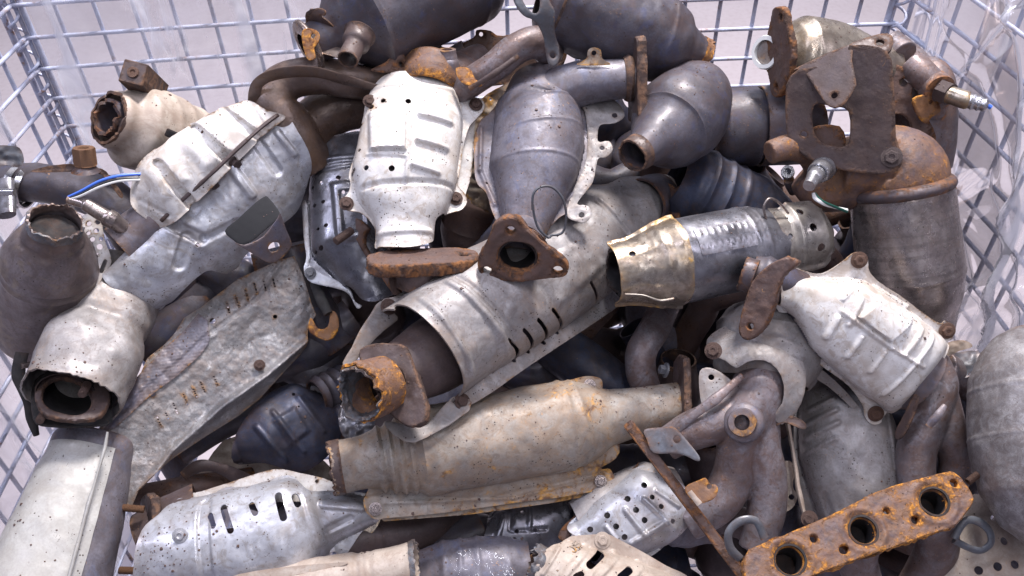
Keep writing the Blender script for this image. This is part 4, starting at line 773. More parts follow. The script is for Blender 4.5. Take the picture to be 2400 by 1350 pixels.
# --- right cast manifold
t=T_('exhaust_manifold','brown lumpy cast manifold with a plug-in sensor pointing right at the plastic bag','exhaust manifold',(2100,160,1.08),(2200,300,1.08))
cast(t,'casting',[ipath(t,[(2095,105,1.09,30),(2120,128,1.075,34)]),ipath(t,[(2135,150,1.07,34),(2165,178,1.06,34),(2190,200,1.06,32)]),ipath(t,[(2070,110,1.13,50),(2110,140,1.12,48),(2150,175,1.11,46),(2175,220,1.10,44),(2170,270,1.11,40)]),ipath(t,[(2165,160,1.10,30),(2195,175,1.08,32),(2205,215,1.08,34),(2185,240,1.09,30)]),ipath(t,[(2150,240,1.14,90),(2160,330,1.15,82),(2165,400,1.16,66)])],M['castiron'],vox=3.4)
fr=frame_img(t,2145,290,1.075,5,-18)
plate(t,'flange_plate',M['rust'],[(2090,160),(2112,155),(2138,172),(2143,200),(2138,225),(2165,262),(2195,320),(2188,380),(2186,410),(2130,400),(2095,330),(2092,240)],holes=[(2119,194,9)],slots=[((2105,295),(2108,300),26)],fr=fr,thick=14,bevel=3,noise=2.0)
fr=frame_img(t,2182,240,1.05,10,-25)
plate(t,'lug',M['vivid'],[(2140,232),(2180,222),(2200,240),(2205,262),(2185,275),(2170,290),(2150,270)],holes=[(2183,240,5)],fr=fr,thick=8,bevel=2)
sensor=sweep(t,'oxygen_sensor',ipath(t,[(2222,221,1.035,20),(2268,236,1.02,20),(2270,236,1.02,17)]),M['brass'],n=28,curved=False,solid=True,dent=0,step=2)
sweep(t,'boss',ipath(t,[(2186,198,1.06,36),(2204,212,1.045,34)]),M['castiron'],n=36,curved=False,solid=True)
a=t.at(2203,212,1.043); b=t.at(2228,222,1.033); fit(t,'nut',a,b-a,27,M['plum'],par=sensor,zs=.62,name='hex')
sweep(t,'braided_tip',ipath(t,[(2268,236,1.02,16),(2312,247,1.01,13),(2313,247,1.01,8)]),M['chrome'],n=28,curved=False,solid=True,dent=0,step=2,ribs=[(12,3,3),(24,3,2.5),(36,3,2)],par=sensor)
sweep(t,'blue_wire',ipath(t,[(2316,248,1.01,5),(2323,252,1.01,5)]),M['wblue'],n=8,curved=False,solid=True,dent=0)
# --- 21 blue pipe
t=T_('catalytic_converter','dark blue tinted bare converter lying deep behind the shiny one',CC,(1580,420,1.10),(1860,560,1.14))
loft(t,'body',[(0,60),(30,90),(60,96),(t.len*.6,100),(t.len*.8,80),(t.len,50)],M['blue'],thick=4,n=72,ribs=[(60,7,5),(100,7,5),(140,7,4)])
# --- 22 big diagonal shield
t=T_('catalytic_converter','longest pale grey shielded converter, slotted along one edge, lying diagonally across the centre',CC,(1000,835,.945),(1500,480,1.12))
sh,sp=shield(t,'upper_shield',M['grey_shield'],[(928,738),(905,742),(890,722),(898,702),(925,695),(960,672),(1040,610),(1120,580),(1230,510),(1320,450),(1350,440),(1400,448),(1450,424),(1500,418),(1535,425),(1556,450),(1556,500),(1540,530),(1500,570),(1560,625),(1470,702),(1400,752),(1300,818),(1220,872),(1160,915),(1105,948),(1075,955),(1058,940),(1066,915)],
  [((932,705),(1068,935),112),((985,660),(1120,895),118),((1080,590),(1215,838),120),((1200,520),(1340,755),112),((1300,460),(1440,680),98),((1370,440),(1510,600),78),((1450,420),(1545,535),64),((1520,418),(1570,500),60)],
  slots=[((1192,798),(1206,845),4.5),((1228,774),(1240,824),4.5),((1262,750),(1276,804),4.5),((1296,726),(1306,780),4.5),((1386,662),(1396,712),4.5)],
  emb=[('line',(1050,660),(1190,840),7,8),('line',(1075,650),(1212,815),5,-5),('line',(985,700),(1110,880),6,5),('poly',[(1240,640),(1360,560),(1420,620),(1310,720)],5,10),('line',(1400,470),(1470,545),8,-8)],dent=2.2,pw=2.2,thick=4)
for a,b in ((911,719),(1083,941)): fit(t,'bolt',t.l(a,b,6),(0,0,1),12,M['rust'],zs=.7)
fr=frame_img(t,870,780,.945,0,-18)
plate(t,'side_strap',M['grey_shield'],[(893,705),(925,735),(932,750),(900,775),(860,815),(822,862),(810,872),(804,850),(825,815),(842,778),(870,735)],fr=fr,thick=5,bevel=1,smooth=2)
fr=frame_img(t,1030,965,.935,-25,0)
plate(t,'lower_strap',M['grey_shield'],[(1095,930),(1060,930),(1010,985),(985,1000),(920,988),(905,985),(905,1000),(950,1035),(1000,1025),(1100,962)],fr=fr,thick=5,bevel=1,smooth=2)
sweep(t,'inner_pipe',ipath(t,[(1110,780,1.03,100),(1060,808,.99,90),(1000,845,.96,82),(950,870,.945,70),(925,885,.94,66)]),M['plum'],thick=4,n=64)
fr=frame_img(t,935,900,.905,-10,22,-4)
plate(t,'flange',M['plum'],[(838,830),(868,806),(915,804),(948,812),(970,860),(998,940),(996,985),(962,1002),(930,985),(905,960),(870,900)],fr=fr,thick=22,bevel=4,noise=1.6,smooth=3,slots=[((915,895),(916,900),30)])
sweep(t,'torn_neck',ipath(t,[(830,925,.875,62,56),(860,916,.89,60,56),(905,900,.91,58,56)]),M['orange'],curved=False,thick=5,jag=(26,0),n=72,dent=2)
sweep(t,'torn_lining',ipath(t,[(826,928,.872,56,52),(858,918,.89,52,50),(905,900,.93,46,46)]),M['torn'],curved=False,thick=5,jag=(30,0),n=72,dent=4)
sweep(t,'outlet_collar',ipath(t,[(1510,475,1.10,62),(1535,462,1.115,60),(1552,452,1.125,52)]),M['dark'],curved=False,thick=6)
fr=frame_img(t,1572,470,1.09,0,50,10)
plate(t,'outlet_flange',M['rust'],[(1520,412),(1545,418),(1580,440),(1595,448),(1592,470),(1588,520),(1570,528),(1562,470),(1545,440)],fr=fr,thick=10,bevel=3,noise=1.5)
p=t.at(1585,450,1.08); q=t.at(1612,432,1.07); fit(t,'stud',p,q-p,9,M['orange'],zs=.5)
# --- 23 shiny converter with tinted ends
t=T_('catalytic_converter','shiny blue grey converter with golden heat tinted perforated ends, right of centre',CC,(1440,640,.985),(1880,556,1.04))
L=t.len
loft(t,'body',[(0,62),(20,64),(60,72),(110,84),(135,96),(150,99),(L*.70,99),(L*.76,92),(L*.84,78),(L,58)],M['shine'],thick=4,n=88,jag=(8,0),dent=.8,ribs=[(L*.66,4,2),(L*.72,4,2)])
loft(t,'pipe_lining',[(-4,56),(30,58)],M['soot'],jag=(12,0),thick=6,dent=3)
def endshield(t,name,st,arc,mat,holes,seed):
    st=np.array(st,float); x0,x1=st[0,0],st[-1,0]; a0,a1=R(arc[0]),R(arc[1]); rm=st[:,1].mean()
    def sdf(x,a):
        w=4*vnoise(P3(a*1.0,0*a),30,seed); s=np.maximum(np.maximum(x0+w*.5-x,x-x1-w),np.maximum(a0*rm-a+w,a-a1*rm+w))
        for hx,ha,hr in holes: s=np.maximum(s,hr-np.hypot(x-hx,a-R(ha)*rm))
        return s
    def mp(x,a,z):
        r=np.interp(x,st[:,0],st[:,1])+2.4*vnoise(P3(x,a),40,seed)+.5*vnoise(P3(x,a),12,seed)+2.5*np.exp(-((x-st[len(st)//2,0])/9)**2)+6*sstep(a1*rm-10,a1*rm,a)+8*sstep(-(a0*rm+12),-(a0*rm),-a)
        th=a/rm; return np.stack([x,-r*np.sin(th)*-1,r*np.cos(th)],-1)
    return sheet(t,name,mat,sdf,(x0-8,a0*rm-8,x1+8,a1*rm+8),h=2.4,thick=3,mapf=lambda x,a,z:mp(x,-a,z) if 0 else mp(x,a,z),ang=60,rimw=14)
endshield(t,'left_end_shield',[(-12,70),(30,74),(60,80),(100,92),(138,104),(150,105)],(-95,75),M['brass'],[(26,28,8)],3)
endshield(t,'right_end_shield',[(L*.80,84),(L*.86,80),(L*.9,88),(L+18,84),(L+40,70)],(-60,70),M['tab'],[(L*.93,42,9),(L*.96,12,9),(L*.99,-22,10),(L*.84,5,7)],8)
for i,(u,v) in enumerate(((150,30),(150,8))):
    pass
shst=[(175,22),(260,22)]
sheet(t,'stamped_label',M['shine'],lambda x,y:sd_box(x,y,L*.5,0,70,34,0,4),(L*.5-75,-38,L*.5+75,38),h=3,thick=2,mapf=lambda x,y,z:np.stack([x,101*np.sin(y/101+.35),101*np.cos(y/101+.35)+.9*(np.sin(x*.38)>.6)*(np.abs(y-18)<8)+.9*(np.sin(x*.42+1)>.7)*(np.abs(y+16)<6)],-1))
sweep(t,'turned_lip',ipath(t,[(1466,690,.957,3,6),(1508,692,.952,3,6),(1545,704,.952,3,6),(1578,700,.955,3,5)]),M['tab'],n=14,solid=True,dent=.5)
sweep(t,'hook_wire',ipath(t,[(1795,512,.99,3),(1790,485,.985,3),(1802,466,.985,3),(1822,472,.99,3),(1848,500,1.0,3)]),M['band'],n=10,solid=True,dent=0)
# --- 24 white lower right converter
t=T_('catalytic_converter','white stamped converter with four rusty corner bolts and a rusty oval flange, lower right',CC,(1830,665,.965),(2140,880,.985))
sh,sp=shield(t,'front_shield',M['white'],[(1822,628),(1850,622),(1880,634),(1915,642),(1942,634),(1975,612),(1998,594),(2018,592),(2034,606),(2038,636),(2064,664),(2110,694),(2196,756),(2214,752),(2232,766),(2230,790),(2212,808),(2190,838),(2130,910),(2072,974),(2064,990),(2044,994),(2028,978),(2022,950),(1990,905),(1940,868),(1890,834),(1860,838),(1840,828),(1838,806),(1850,788),(1860,762),(1852,735),(1820,722)],
  [((1826,628),(1820,720),46),((1872,634),(1856,730),54),((1935,640),(1888,775),80),((2000,640),(1908,820),96),((2070,690),(1965,872),98),((2140,735),(2020,920),96),((2196,780),(2062,948),88),((2215,800),(2080,965),40)],
  emb=[('poly',[(2048,668),(2128,716),(2086,800),(2010,742)],13,3),('line',(1962,745),(1935,790),6,9),('line',(2018,790),(1985,835),6,9),('line',(2072,825),(2040,870),6,9),('line',(1975,730),(2090,815),5,6),('line',(2020,700),(1990,760),5,7),('line',(2090,815),(2165,860),4,5),('line',(2185,790),(2070,925),5,7),('line',(2160,770),(2120,830),5,6),('line',(2000,668),(1975,700),4,5)],dent=1.3,pw=2.9,lip=1.5)
for a,b in ((2013,609),(2218,774),(2052,969),(1857,817)): fit(t,'bolt',sp(a,b)+[0,0,2],(0,0,1),13,M['orange'],zs=.85)
plate(t,'rear_shield',M['grey_shield'],[(1850,845),(1900,850),(1960,895),(2010,950),(2030,985),(2000,960),(1940,905),(1870,865)],z=-24,thick=3,bevel=0)
loft(t,'body',[(30,40),(60,46),(120,80),(160,90),(t.len+20,88)],M['steel'],z=-14,thick=4)
sweep(t,'neck',ipath(t,[(1765,645,.97,46),(1800,652,.965,48),(1835,664,.965,46),(1870,680,.97,44)]),M['dark'],curved=False,thick=5,ribs=[(30,6,4)])
fr=frame_img(t,1790,700,.925,5,20,-10)
plate(t,'oval_flange',M['rust'],[(1862,606),(1830,606),(1795,625),(1762,660),(1740,720),(1730,770),(1738,792),(1760,796),(1790,770),(1812,720),(1835,650),(1868,622)],fr=fr,thick=26,bevel=4,noise=1.5,holes=[(1758,765,7)])
sweep(t,'outlet_stub',ipath(t,[(1738,640,.965,40),(1770,650,.96,42)]),M['dark'],curved=False,thick=5,jag=(5,0))
# --- 25 round shielded converter + manifold
t=T_('exhaust_manifold','brown grey branched manifold with a round threaded port and a pale collar shield','exhaust manifold',(1790,890,1.0),(1740,1230,.97))
loft(t,'shell',[(-190,70),(-170,110),(-130,128),(-60,130),(-20,122),(0,108)],M['grey_shield'],thick=4,n=80,dent=2.2,z=-40,ribs=[(60,5,3),(100,5,-3)],label='pale domed shell')
cast(t,'branches',[ipath(t,[(1800,880,1.0,72),(1775,930,.985,70),(1745,985,.975,66),(1735,1040,.975,54),(1722,1110,.975,50),(1680,1180,.975,48),(1610,1225,.98,44)]),
  ipath(t,[(1760,950,.985,60),(1690,985,.975,52),(1620,1010,.975,46),(1560,1042,.98,40)]),
  ipath(t,[(1765,980,.98,60),(1780,1050,.975,50),(1798,1120,.975,46),(1796,1200,.975,44),(1770,1290,.975,40)])],M['castiron'],vox=3.4,iters=8)
p=t.at(1742,990,.945); n_=t.M.T@nrm(CAM-W(1742,990,.93)-_r*.12)
n_=nrm(n_)
sweep(t,'threaded_port',[(*(p-n_*14),46),(*(p+n_*2),44),(*(p+n_*8),38),(*(p+n_*10),32),(*(p+n_*22),30)],M['steel'],curved=False,thick=13,dent=.5,n=40,step=2)
fr=frame_img(t,1770,880,.975,0,0)
ring=[(1652,795),(1668,826),(1700,846),(1726,866),(1752,852),(1790,848),(1822,868),(1838,905),(1834,945),(1814,972),(1834,990),(1868,962),(1888,915),(1890,862),(1866,808),(1820,766),(1760,746),(1700,752),(1664,770)]
ring_=[(1652,770),(1668,810),(1700,838),(1738,858),(1780,850),(1812,868),(1830,900),(1834,950),(1812,990),(1830,985),(1868,950),(1884,900),(1880,850),(1850,800),(1800,770),(1740,790),(1690,780),(1665,740)]
plate(t,'collar_shield',M['grey_shield'],ring,fr=frame_img(t,1770,870,.965,-12,0),thick=4,bevel=1,smooth=2,noise=1.5,zf=lambda x,y:-.0036*(x*x+y*y)+22,holes=[(1674,822,6)])
fit(t,'bolt',t.at(1672,822,.945),n_,13,M['rust'],zs=.8)
plate(t,'ear',M['grey_shield'],[(1640,870),(1665,862),(1700,880),(1720,905),(1690,930),(1650,950),(1640,920)],fr=frame_img(t,1675,900,.98,-8,0),thick=4,bevel=1,holes=[(1667,884,7)])
sweep(t,'seam_flange',ipath(t,[(1560,1030,.965,10,4),(1610,985,.955,10,4),(1665,945,.95,12,4),(1705,912,.955,10,4),(1740,880,.96,8,4)]),M['castiron'],n=12,solid=True,dent=1)
foil('clip_scrap','small rusty folded clip beside the pale collar shield',[(1812,985),(1835,970),(1880,985),(1890,1000),(1880,1006),(1840,990),(1815,1000)],.955,'plum',amp=2,thick=5,cat='clip')
# --- 26 long beige converter
t=T_('catalytic_converter','long beige rust freckled converter with corrugated sawn end, lying across the lower centre',CC,(775,1098,.955),(1600,945,1.03))
L=t.len; k=L/840
loft(t,'body',[(0,60),(70*k,60),(95*k,66),(120*k,70),(185*k,88),(200*k,100),(215*k,103),(540*k,106),(575*k,100),(610*k,86),(650*k,68),(720*k,58),(L,52)],M['beige'],thick=4,n=96,jag=(10,0),dent=1.4,ribs=[(112*k,6,9),(134*k,6,9),(156*k,6,9),(178*k,6,8),(206*k,4,4),(545*k,5,3),(572*k,5,3)])
loft(t,'sawn_edge',[(-6,60),(26,62)],M['plum'],jag=(16,0),thick=6)
sh,sp=shield(t,'lower_shell_flange',M['beige'],[(862,1150),(852,1172),(858,1200),(880,1217),(910,1214),(1000,1206),(1100,1194),(1210,1178),(1310,1166),(1400,1150),(1432,1142),(1440,1122),(1430,1100),(1405,1098),(1450,1060),(1430,960),(1412,930),(1412,896),(1400,884),(1370,882),(1330,892),(1290,900),(1260,905),(1240,960),(1100,960),(960,1000),(900,1050)],
  [((900,1040),(880,1160),10),((1100,960),(1120,1170),10),((1400,930),(1440,1100),10)],z0=0,dent=1.2,emb=[('line',(900,1180),(1200,1168),3,4),('line',(1200,1168),(1400,1120),3,4),('line',(1310,900),(1345,930),4,5),('line',(1345,930),(1400,938),4,5)])
plate(t,'under_sheet',M['beige'],[(880,1205),(900,1222),(1100,1206),(1300,1178),(1430,1152),(1400,1140),(1100,1180)],z=-14,thick=3,bevel=0,smooth=1)
for a,b in ((880,1193),(1408,1128),(1382,903)): fit(t,'bolt',t.l(a,b,6),(0,0,1),10,M['band'],zs=.7)
fr=(t.at(1590,935,1.02),)+tuple(frame_img(t,1592,930,1.03,0,76,3)[1:])
plate(t,'end_flange',M['plum'],[(-50,-60),(50,-60),(56,0),(48,95),(-48,95),(-56,0)],px=False,smooth=2,fr=fr,thick=18,bevel=4,noise=1.2)
fit(t,'bolt',t.at(1562,868,1.0),t.M.T@np.array([-1,0,.3]),12,M['zinc'],zs=1.5)
# --- 27 silver bottom converter
t=T_('catalytic_converter','smooth silver converter with five upright slots and orange studs, bottom left of centre',CC,(350,1290,.96),(870,1195,.985))
sh,sp=shield(t,'front_shield',M['silver'],[(362,1240),(372,1205,1),(400,1190),(415,1170),(440,1166),(485,1160,1),(530,1142,1),(580,1140,1),(640,1122,1),(678,1114,1),(700,1128,1),(730,1150,1),(790,1150,1),(870,1160),(896,1196),(884,1225),(850,1245),(825,1280),(806,1308),(786,1322),(764,1312),(740,1330),(680,1370),(600,1420),(356,1440),(350,1320)],
  [((372,1190),(350,1420),104),((470,1165),(450,1430),120),((560,1140),(590,1420),122),((660,1120),(730,1380),124),((705,1135),(765,1330),96),((750,1150),(800,1270),58),((860,1168),(880,1230),34)],
  slots=[((492,1209),(499,1232),7),((524,1190),(540,1243),7.5),((590,1184),(598,1202),7),((652,1162),(664,1213),8),((691,1164),(698,1182),7)],holes=[(781,1302,9)],
  emb=[('dot',(422,1255),10,6),('line',(480,1185),(500,1400),14,-7),('line',(715,1140),(775,1300),8,5),('line',(760,1180),(850,1188),10,8),('line',(770,1240),(820,1215),8,-6)],dent=1.4,pw=2.1)
fit(t,'rivet',sp(422,1255)+[0,0,0],(0,-.1,1),12,M['silver'])
plate(t,'rear_shield',M['white'],[(395,1195),(430,1160),(470,1152),(540,1130),(640,1100),(700,1108),(780,1130),(780,1170),(600,1180),(420,1215)],z=-16,thick=3,bevel=0,holes=[(418,1208,5),(742,1128,4)])
sweep(t,'inlet_pipe',ipath(t,[(340,1270,.985,70),(400,1240,.99,78),(470,1220,1.0,90)]),M['plum'],curved=False,thick=5)
fr=(t.at(340,1265,.97),)+tuple(frame_img(t,345,1265,.975,0,78,-4)[1:])
plate(t,'end_flange',M['plum'],[(-60,-100),(60,-100),(66,0),(56,95),(-56,95),(-66,0)],px=False,smooth=2,fr=fr,thick=22,bevel=4,noise=1.5)
for a,b,c,d_ in ((338,1194,288,1190),(330,1338,262,1336)):
    p=t.at(a,b,.955); q=t.at(c,d_,.95); fit(t,'stud',p,q-p,9,M['vivid'],zs=.85)
plate(t,'ear_flange',M['brass'],[(765,1290),(790,1278),(830,1250),(870,1225),(895,1205),(880,1240),(830,1290),(800,1322),(770,1326)],z=-8,thick=3,bevel=0,holes=[(781,1302,9)])
# --- 28 blue shield
t=T_('catalytic_converter','dark blue embossed converter deep between the crumpled shield and the beige converter',CC,(560,1040,1.06),(780,960,1.10))
sh,sp=shield(t,'shield',M['blue'],[(548,1085),(552,1020),(600,950),(660,905),(730,902),(785,940),(800,990),(780,1050),(720,1102),(690,1108),(620,1085)],[((540,990),(560,1085),50),((600,930),(650,1110),90),((700,890),(740,1110),90),((780,930),(800,1040),50)],
 holes=[(688,924,4),(700,953,3)],emb=[('line',(600,1000),(670,1085),5,6),('line',(640,965),(710,1060),5,6),('poly',[(640,985),(690,955),(725,1010),(680,1045)],6,6),('line',(700,930),(760,1010),5,6)],dent=1.5)
sweep(t,'corrugated_neck',ipath(t,[(740,930,1.08,40),(790,905,1.10,42),(850,880,1.13,40)]),M['dark'],curved=False,thick=4,ribs=[(15,5,6),(38,5,6),(60,5,6),(82,5,6)])
# --- 29 perforated shield bottom centre
t=T_('heat_shield','bright perforated and cross ribbed heat shield box under the rusty bar at the bottom','heat shield',(1340,1240,.985),(1600,1130,1.0))
sh,sp=shield(t,'shield',M['silver'],[(1500,1092),(1530,1098),(1566,1112),(1600,1150),(1614,1196),(1606,1236),(1560,1278),(1510,1310),(1440,1300),(1380,1270),(1336,1250),(1332,1228),(1380,1188),(1440,1140)],
 [((1330,1230),(1400,1300),30),((1400,1160),(1470,1310),66),((1500,1095),(1560,1280),74),((1580,1110),(1615,1240),50)],
 holes=[(1510,1137,7),(1471,1169,7),(1529,1165,6),(1423,1208,7),(1491,1195,7),(1550,1187,6),(1383,1241,7),(1444,1234,7),(1511,1219,7),(1577,1222,6),(1464,1259,7)],
 emb=[('line',(1465,1195),(1520,1265),5,7),('line',(1510,1170),(1580,1240),5,7),('line',(1480,1275),(1560,1225),6,8),('line',(1540,1150),(1590,1185),5,6),('line',(1420,1235),(1460,1290),4,5)],dent=1.0,pw=2.4)
plate(t,'rusty_edge',M['rust'],[(1500,1082),(1480,1100),(1430,1140),(1370,1190),(1325,1228),(1308,1258),(1330,1270),(1345,1240),(1400,1190),(1470,1125)],z=-6,thick=5,bevel=1)
loft(t,'end_dome',[(20,60),(90,80),(t.len*.8,80),(t.len,40)],M['grey_shield'],z=-40,thick=4)
# --- 40 small perforated dark shield
t=T_('heat_shield','dark ribbed shield with small holes and a rusty bolt ear below the beige converter','heat shield',(1150,1270,1.02),(1310,1190,1.05))
sh,sp=shield(t,'shield',M['shine'],[(1160,1190),(1250,1160),(1320,1160),(1330,1250),(1310,1290),(1220,1300),(1165,1302),(1140,1310),(1122,1296),(1128,1262),(1136,1240)],[((1130,1230),(1180,1320),40),((1180,1180),(1240,1320),60),((1290,1150),(1330,1290),50)],
 holes=[(1225,1200,5),(1212,1245,5),(1255,1243,5),(1206,1262,4)],emb=[('line',(1180,1200),(1160,1280),5,8),('line',(1200,1195),(1195,1240),5,-6),('line',(1240,1180),(1240,1240),4,7),('line',(1200,1245),(1280,1240),3,-5)],dent=.8)
fit(t,'bolt',sp(1141,1289)+[0,0,3],(0,0,1),13,M['rust'],zs=.6)
# --- 30 beige slotted shield at the bottom
t=T_('catalytic_converter','cream slotted converter with stamped digits and a torn end, cut by the bottom edge',CC,(1255,1310,.93),(1560,1420,.93))
sh,sp=shield(t,'front_shield',M['cream'],[(1262,1300),(1290,1278),(1310,1272),(1330,1262),(1345,1256),(1400,1252),(1425,1252),(1450,1264),(1500,1290),(1560,1325),(1620,1362),(1620,1460),(1400,1480),(1280,1470),(1255,1400),(1248,1340)],
 [((1290,1275),(1235,1400),50),((1330,1268),(1262,1440),66),((1400,1290),(1310,1480),92),((1480,1310),(1400,1500),95),((1580,1350),(1520,1500),90)],
 slots=[((1383,1324),(1408,1298),9),((1455,1352),(1474,1336),8),((1350,1352),(1362,1346),7)],emb=[('line',(1310,1282),(1272,1345),4,6),('line',(1372,1284),(1320,1350),8,5),('line',(1440,1300),(1400,1350),9,6),('line',(1500,1325),(1450,1380),9,6)],dent=1.2)
sp30=(t,sp)
fit(t,'bolt',sp(1412,1266)+[0,0,1],(0,0,1),13,M['cream'],zs=.5)
sweep(t,'torn_end',ipath(t,[(1232,1316,.925,44),(1262,1326,.925,46),(1300,1340,.93,52)]),M['torn'],curved=False,thick=4,jag=(26,0),dent=3)
cu=bpy.data.curves.new('digits','FONT'); cu.body='H0205'; cu.size=.0150; cu.extrude=.0004; cu.bevel_depth=.00012
tmp=bpy.data.objects.new('digits',cu); tme=bpy.data.meshes.new_from_object(tmp); bpy.data.objects.remove(tmp)
a0=sp(1306,1342); a1=sp(1348,1296); xd=nrm(a1-a0); nn=nrm(np.cross(xd,nrm(sp(1318,1348)-a0)));  nn=nn if nn[2]>0 else -nn; yd=np.cross(nn,xd)
tme.materials.append(M['beige']); od=bpy.data.objects.new('stamped_digits',tme); col.objects.link(od); od.parent=t.e
od.matrix_local=Matrix([[xd[i],yd[i],nn[i],(a0[i]+nn[i]*1.5)*t.S] for i in range(3)]+[[0,0,0,1]])
# --- 31 rusty bar
t=T_('rusty_bar','thin rusty angle bar with welded tabs leaning diagonally over the lower right heap','metal bar',(1470,990,.95),(1750,1360,.90))
L=t.len
sheet(t,'bar',M['rust'],lambda x,y:sd_box(x,y,L/2,0,L/2,13,0,6),(-4,-17,L+4,17),h=2.6,thick=6,bevel=2,noise=1.0,zf=lambda x,y:-3*np.sin(x/120)+0*y)
sheet(t,'bar_edge',M['rust'],lambda x,y:sd_box(x,y,L/2,0,L/2-6,9,0,2),(-4,-12,L+4,12),h=2.6,thick=5,bevel=1,noise=1.0,mapf=lambda x,y,z:np.stack([x,-12+0*x,y-10],-1))
fr=frame_img(t,1580,1045,.925,-8,10)
plate(t,'curved_plate',M['zinc'],[(1510,1005),(1560,1000),(1580,1002),(1606,1028),(1640,1070),(1636,1082),(1610,1070),(1580,1062),(1530,1060),(1515,1030)],fr=fr,thick=5,bevel=1,zf=lambda x,y:8*np.sin(x/30),holes=[(1586,1030,9)])
fr=frame_img(t,1640,1150,.91,-10,10)
plate(t,'tab',M['vivid'],[(1604,1142),(1640,1124),(1654,1120),(1664,1134),(1678,1136),(1682,1152),(1670,1170),(1640,1180),(1622,1172)],fr=fr,thick=6,bevel=2,holes=[(1662,1140,6)])
sweep(t,'weld',ipath(t,[(1616,1152,.905,7,4),(1640,1182,.902,8,4)]),M['cream'],n=10,solid=True,curved=False)
# --- 32 three port flange
t=T_('manifold_flange','thick rusty three port manifold flange plate at the bottom right of the heap','flange',(1770,1345,.875),(2260,1150,.90),roll=-6)
poly=[(1744,1320),(1752,1292),(1772,1280),(1830,1256),(1950,1205),(2060,1150),(2140,1125),(2215,1106),(2238,1106),(2262,1130),(2276,1150),(2284,1170),(2270,1196),(2240,1232),(2190,1250),(2110,1278),(2040,1302),(1950,1332),(1860,1372),(1800,1400),(1752,1390)]
ports=[(1852,1313,35),(2023,1243,33),(2190,1175,33)]
hl=[(a,b,r) for a,b,r in ports]
pts2=[t.l(a,b)[:2] for a,b,_ in ports]
def zr(x,y):
    z=0*x
    for q in pts2: d=np.hypot(x-q[0],y-q[1]); z=z+4*np.exp(-((d-50)/7)**2)-4*(1-sstep(34,46,d))
    return z
plate(t,'plate',M['orange'],poly,holes=[(1908,1262,9),(1978,1288,10),(2078,1197,8),(2146,1218,9),(2237,1132,9)]+hl,thick=30,bevel=4,smooth=2,h=2.4,noise=2.0,zf=zr)
for a,b,r in ports:
    p=t.l(a,b,-4); sweep(t,'port_tube',[(p[0],p[1],-4,r+3),(p[0]+2,p[1],-30,r-1),(p[0]+4,p[1]+2,-110,r-3)],M['soot'],curved=False,thick=5,n=48)
    sweep(t,'port_dark_cap',[(p[0]+4,p[1]+2,-88,r-6),(p[0]+4,p[1]+2,-96,r-6)],M['soot'],curved=False,solid=True,n=32)  # added dark cap so the ports read black, not pale floor
    sweep(t,'port_lip',[(p[0],p[1],-8,r+1),(p[0],p[1],-16,r-1)],M['orange'],curved=False,thick=4,n=48)
cast(t,'runners',[ipath(t,[(2190,1200,.94,50),(2195,1290,.955,52),(2150,1380,.97,50)]),ipath(t,[(2023,1260,.94,48),(2010,1320,.955,48),(2040,1400,.97,46)])],M['castiron'])
sweep(t,'lifting_eye',ipath(t,[(2235,1262,.91,9,6),(2262,1222,.91,9,6),(2292,1222,.912,10,6),(2318,1244,.915,11,6),(2322,1272,.915,11,6),(2300,1290,.915,10,6),(2270,1284,.912,9,6),(2236,1266,.91,9,6)]),M['zinc'],n=14,solid=True,dent=.4,up=(0,0,1))
sweep(t,'washer_eye',ipath(t,[(1792,1262,.895,10,5),(1772,1222,.895,10,5),(1735,1222,.895,10,5),(1708,1248,.895,10,5),(1712,1285,.895,10,5),(1735,1310,.895,10,5)]),M['zinc'],n=14,solid=True,dent=.5)
p=t.l(2268,1130,-10); fit(t,'stud',p,(1,.25,0),9,M['orange'],zs=.6)
# --- 33 manifold pipes right
t=T_('exhaust_manifold','blue grey twin pipe manifold below the lower right white converter','exhaust manifold',(2180,850,1.0),(2160,1190,1.0))
cast(t,'pipes',[ipath(t,[(2170,850,1.0,52),(2192,910,.99,50),(2172,985,.985,46),(2148,1060,.985,44),(2150,1140,.985,42),(2165,1220,.985,40)]),ipath(t,[(2195,930,.995,48),(2222,1010,.99,42),(2240,1080,.995,38),(2225,1150,1.0,36)]),ipath(t,[(2200,860,1.02,44),(2260,900,1.05,40),(2290,960,1.07,36)])],M['castiron'])
fr=frame_img(t,2120,980,.96,0,40)
plate(t,'fin',M['plum'],[(2140,925),(2152,935),(2140,975),(2118,1020),(2100,1030),(2098,1010),(2118,970)],fr=fr,thick=6,bevel=1.5)
sweep(t,'rib',ipath(t,[(2176,1000,.955,8,5),(2200,970,.95,9,5),(2214,950,.955,7,5)]),M['steel'],n=10,solid=True,curved=False)
# --- 34 pale shield behind flange
t=T_('catalytic_converter','dirty cream domed converter shield with parallel ribs, between the two branched manifolds',CC,(1960,900,1.06),(2010,1220,1.02))
sh,sp=shield(t,'shield',M['grey_shield'],[(1862,965),(1880,925),(1930,892),(1990,880),(2060,930),(2100,1000),(2118,1080),(2125,1180),(2110,1250),(1990,1270),(1920,1262),(1880,1200),(1862,1120)],
 [((1880,900),(2050,900),60),((1868,960),(2095,970),96),((1872,1060),(2112,1060),108),((1900,1150),(2118,1150),104),((1930,1250),(2110,1250),80)],
 emb=[('line',(1895,962),(1950,935),5,8),('line',(1890,995),(1960,960),5,8),('line',(1888,1028),(1965,990),5,8),('line',(1888,1060),(1960,1028),5,7),('dot',(2010,1075),12,-6),('line',(2090,960),(2110,1100),10,8),('line',(1930,1160),(1960,1240),8,-5)],dent=2.0,label='creamy domed shield')
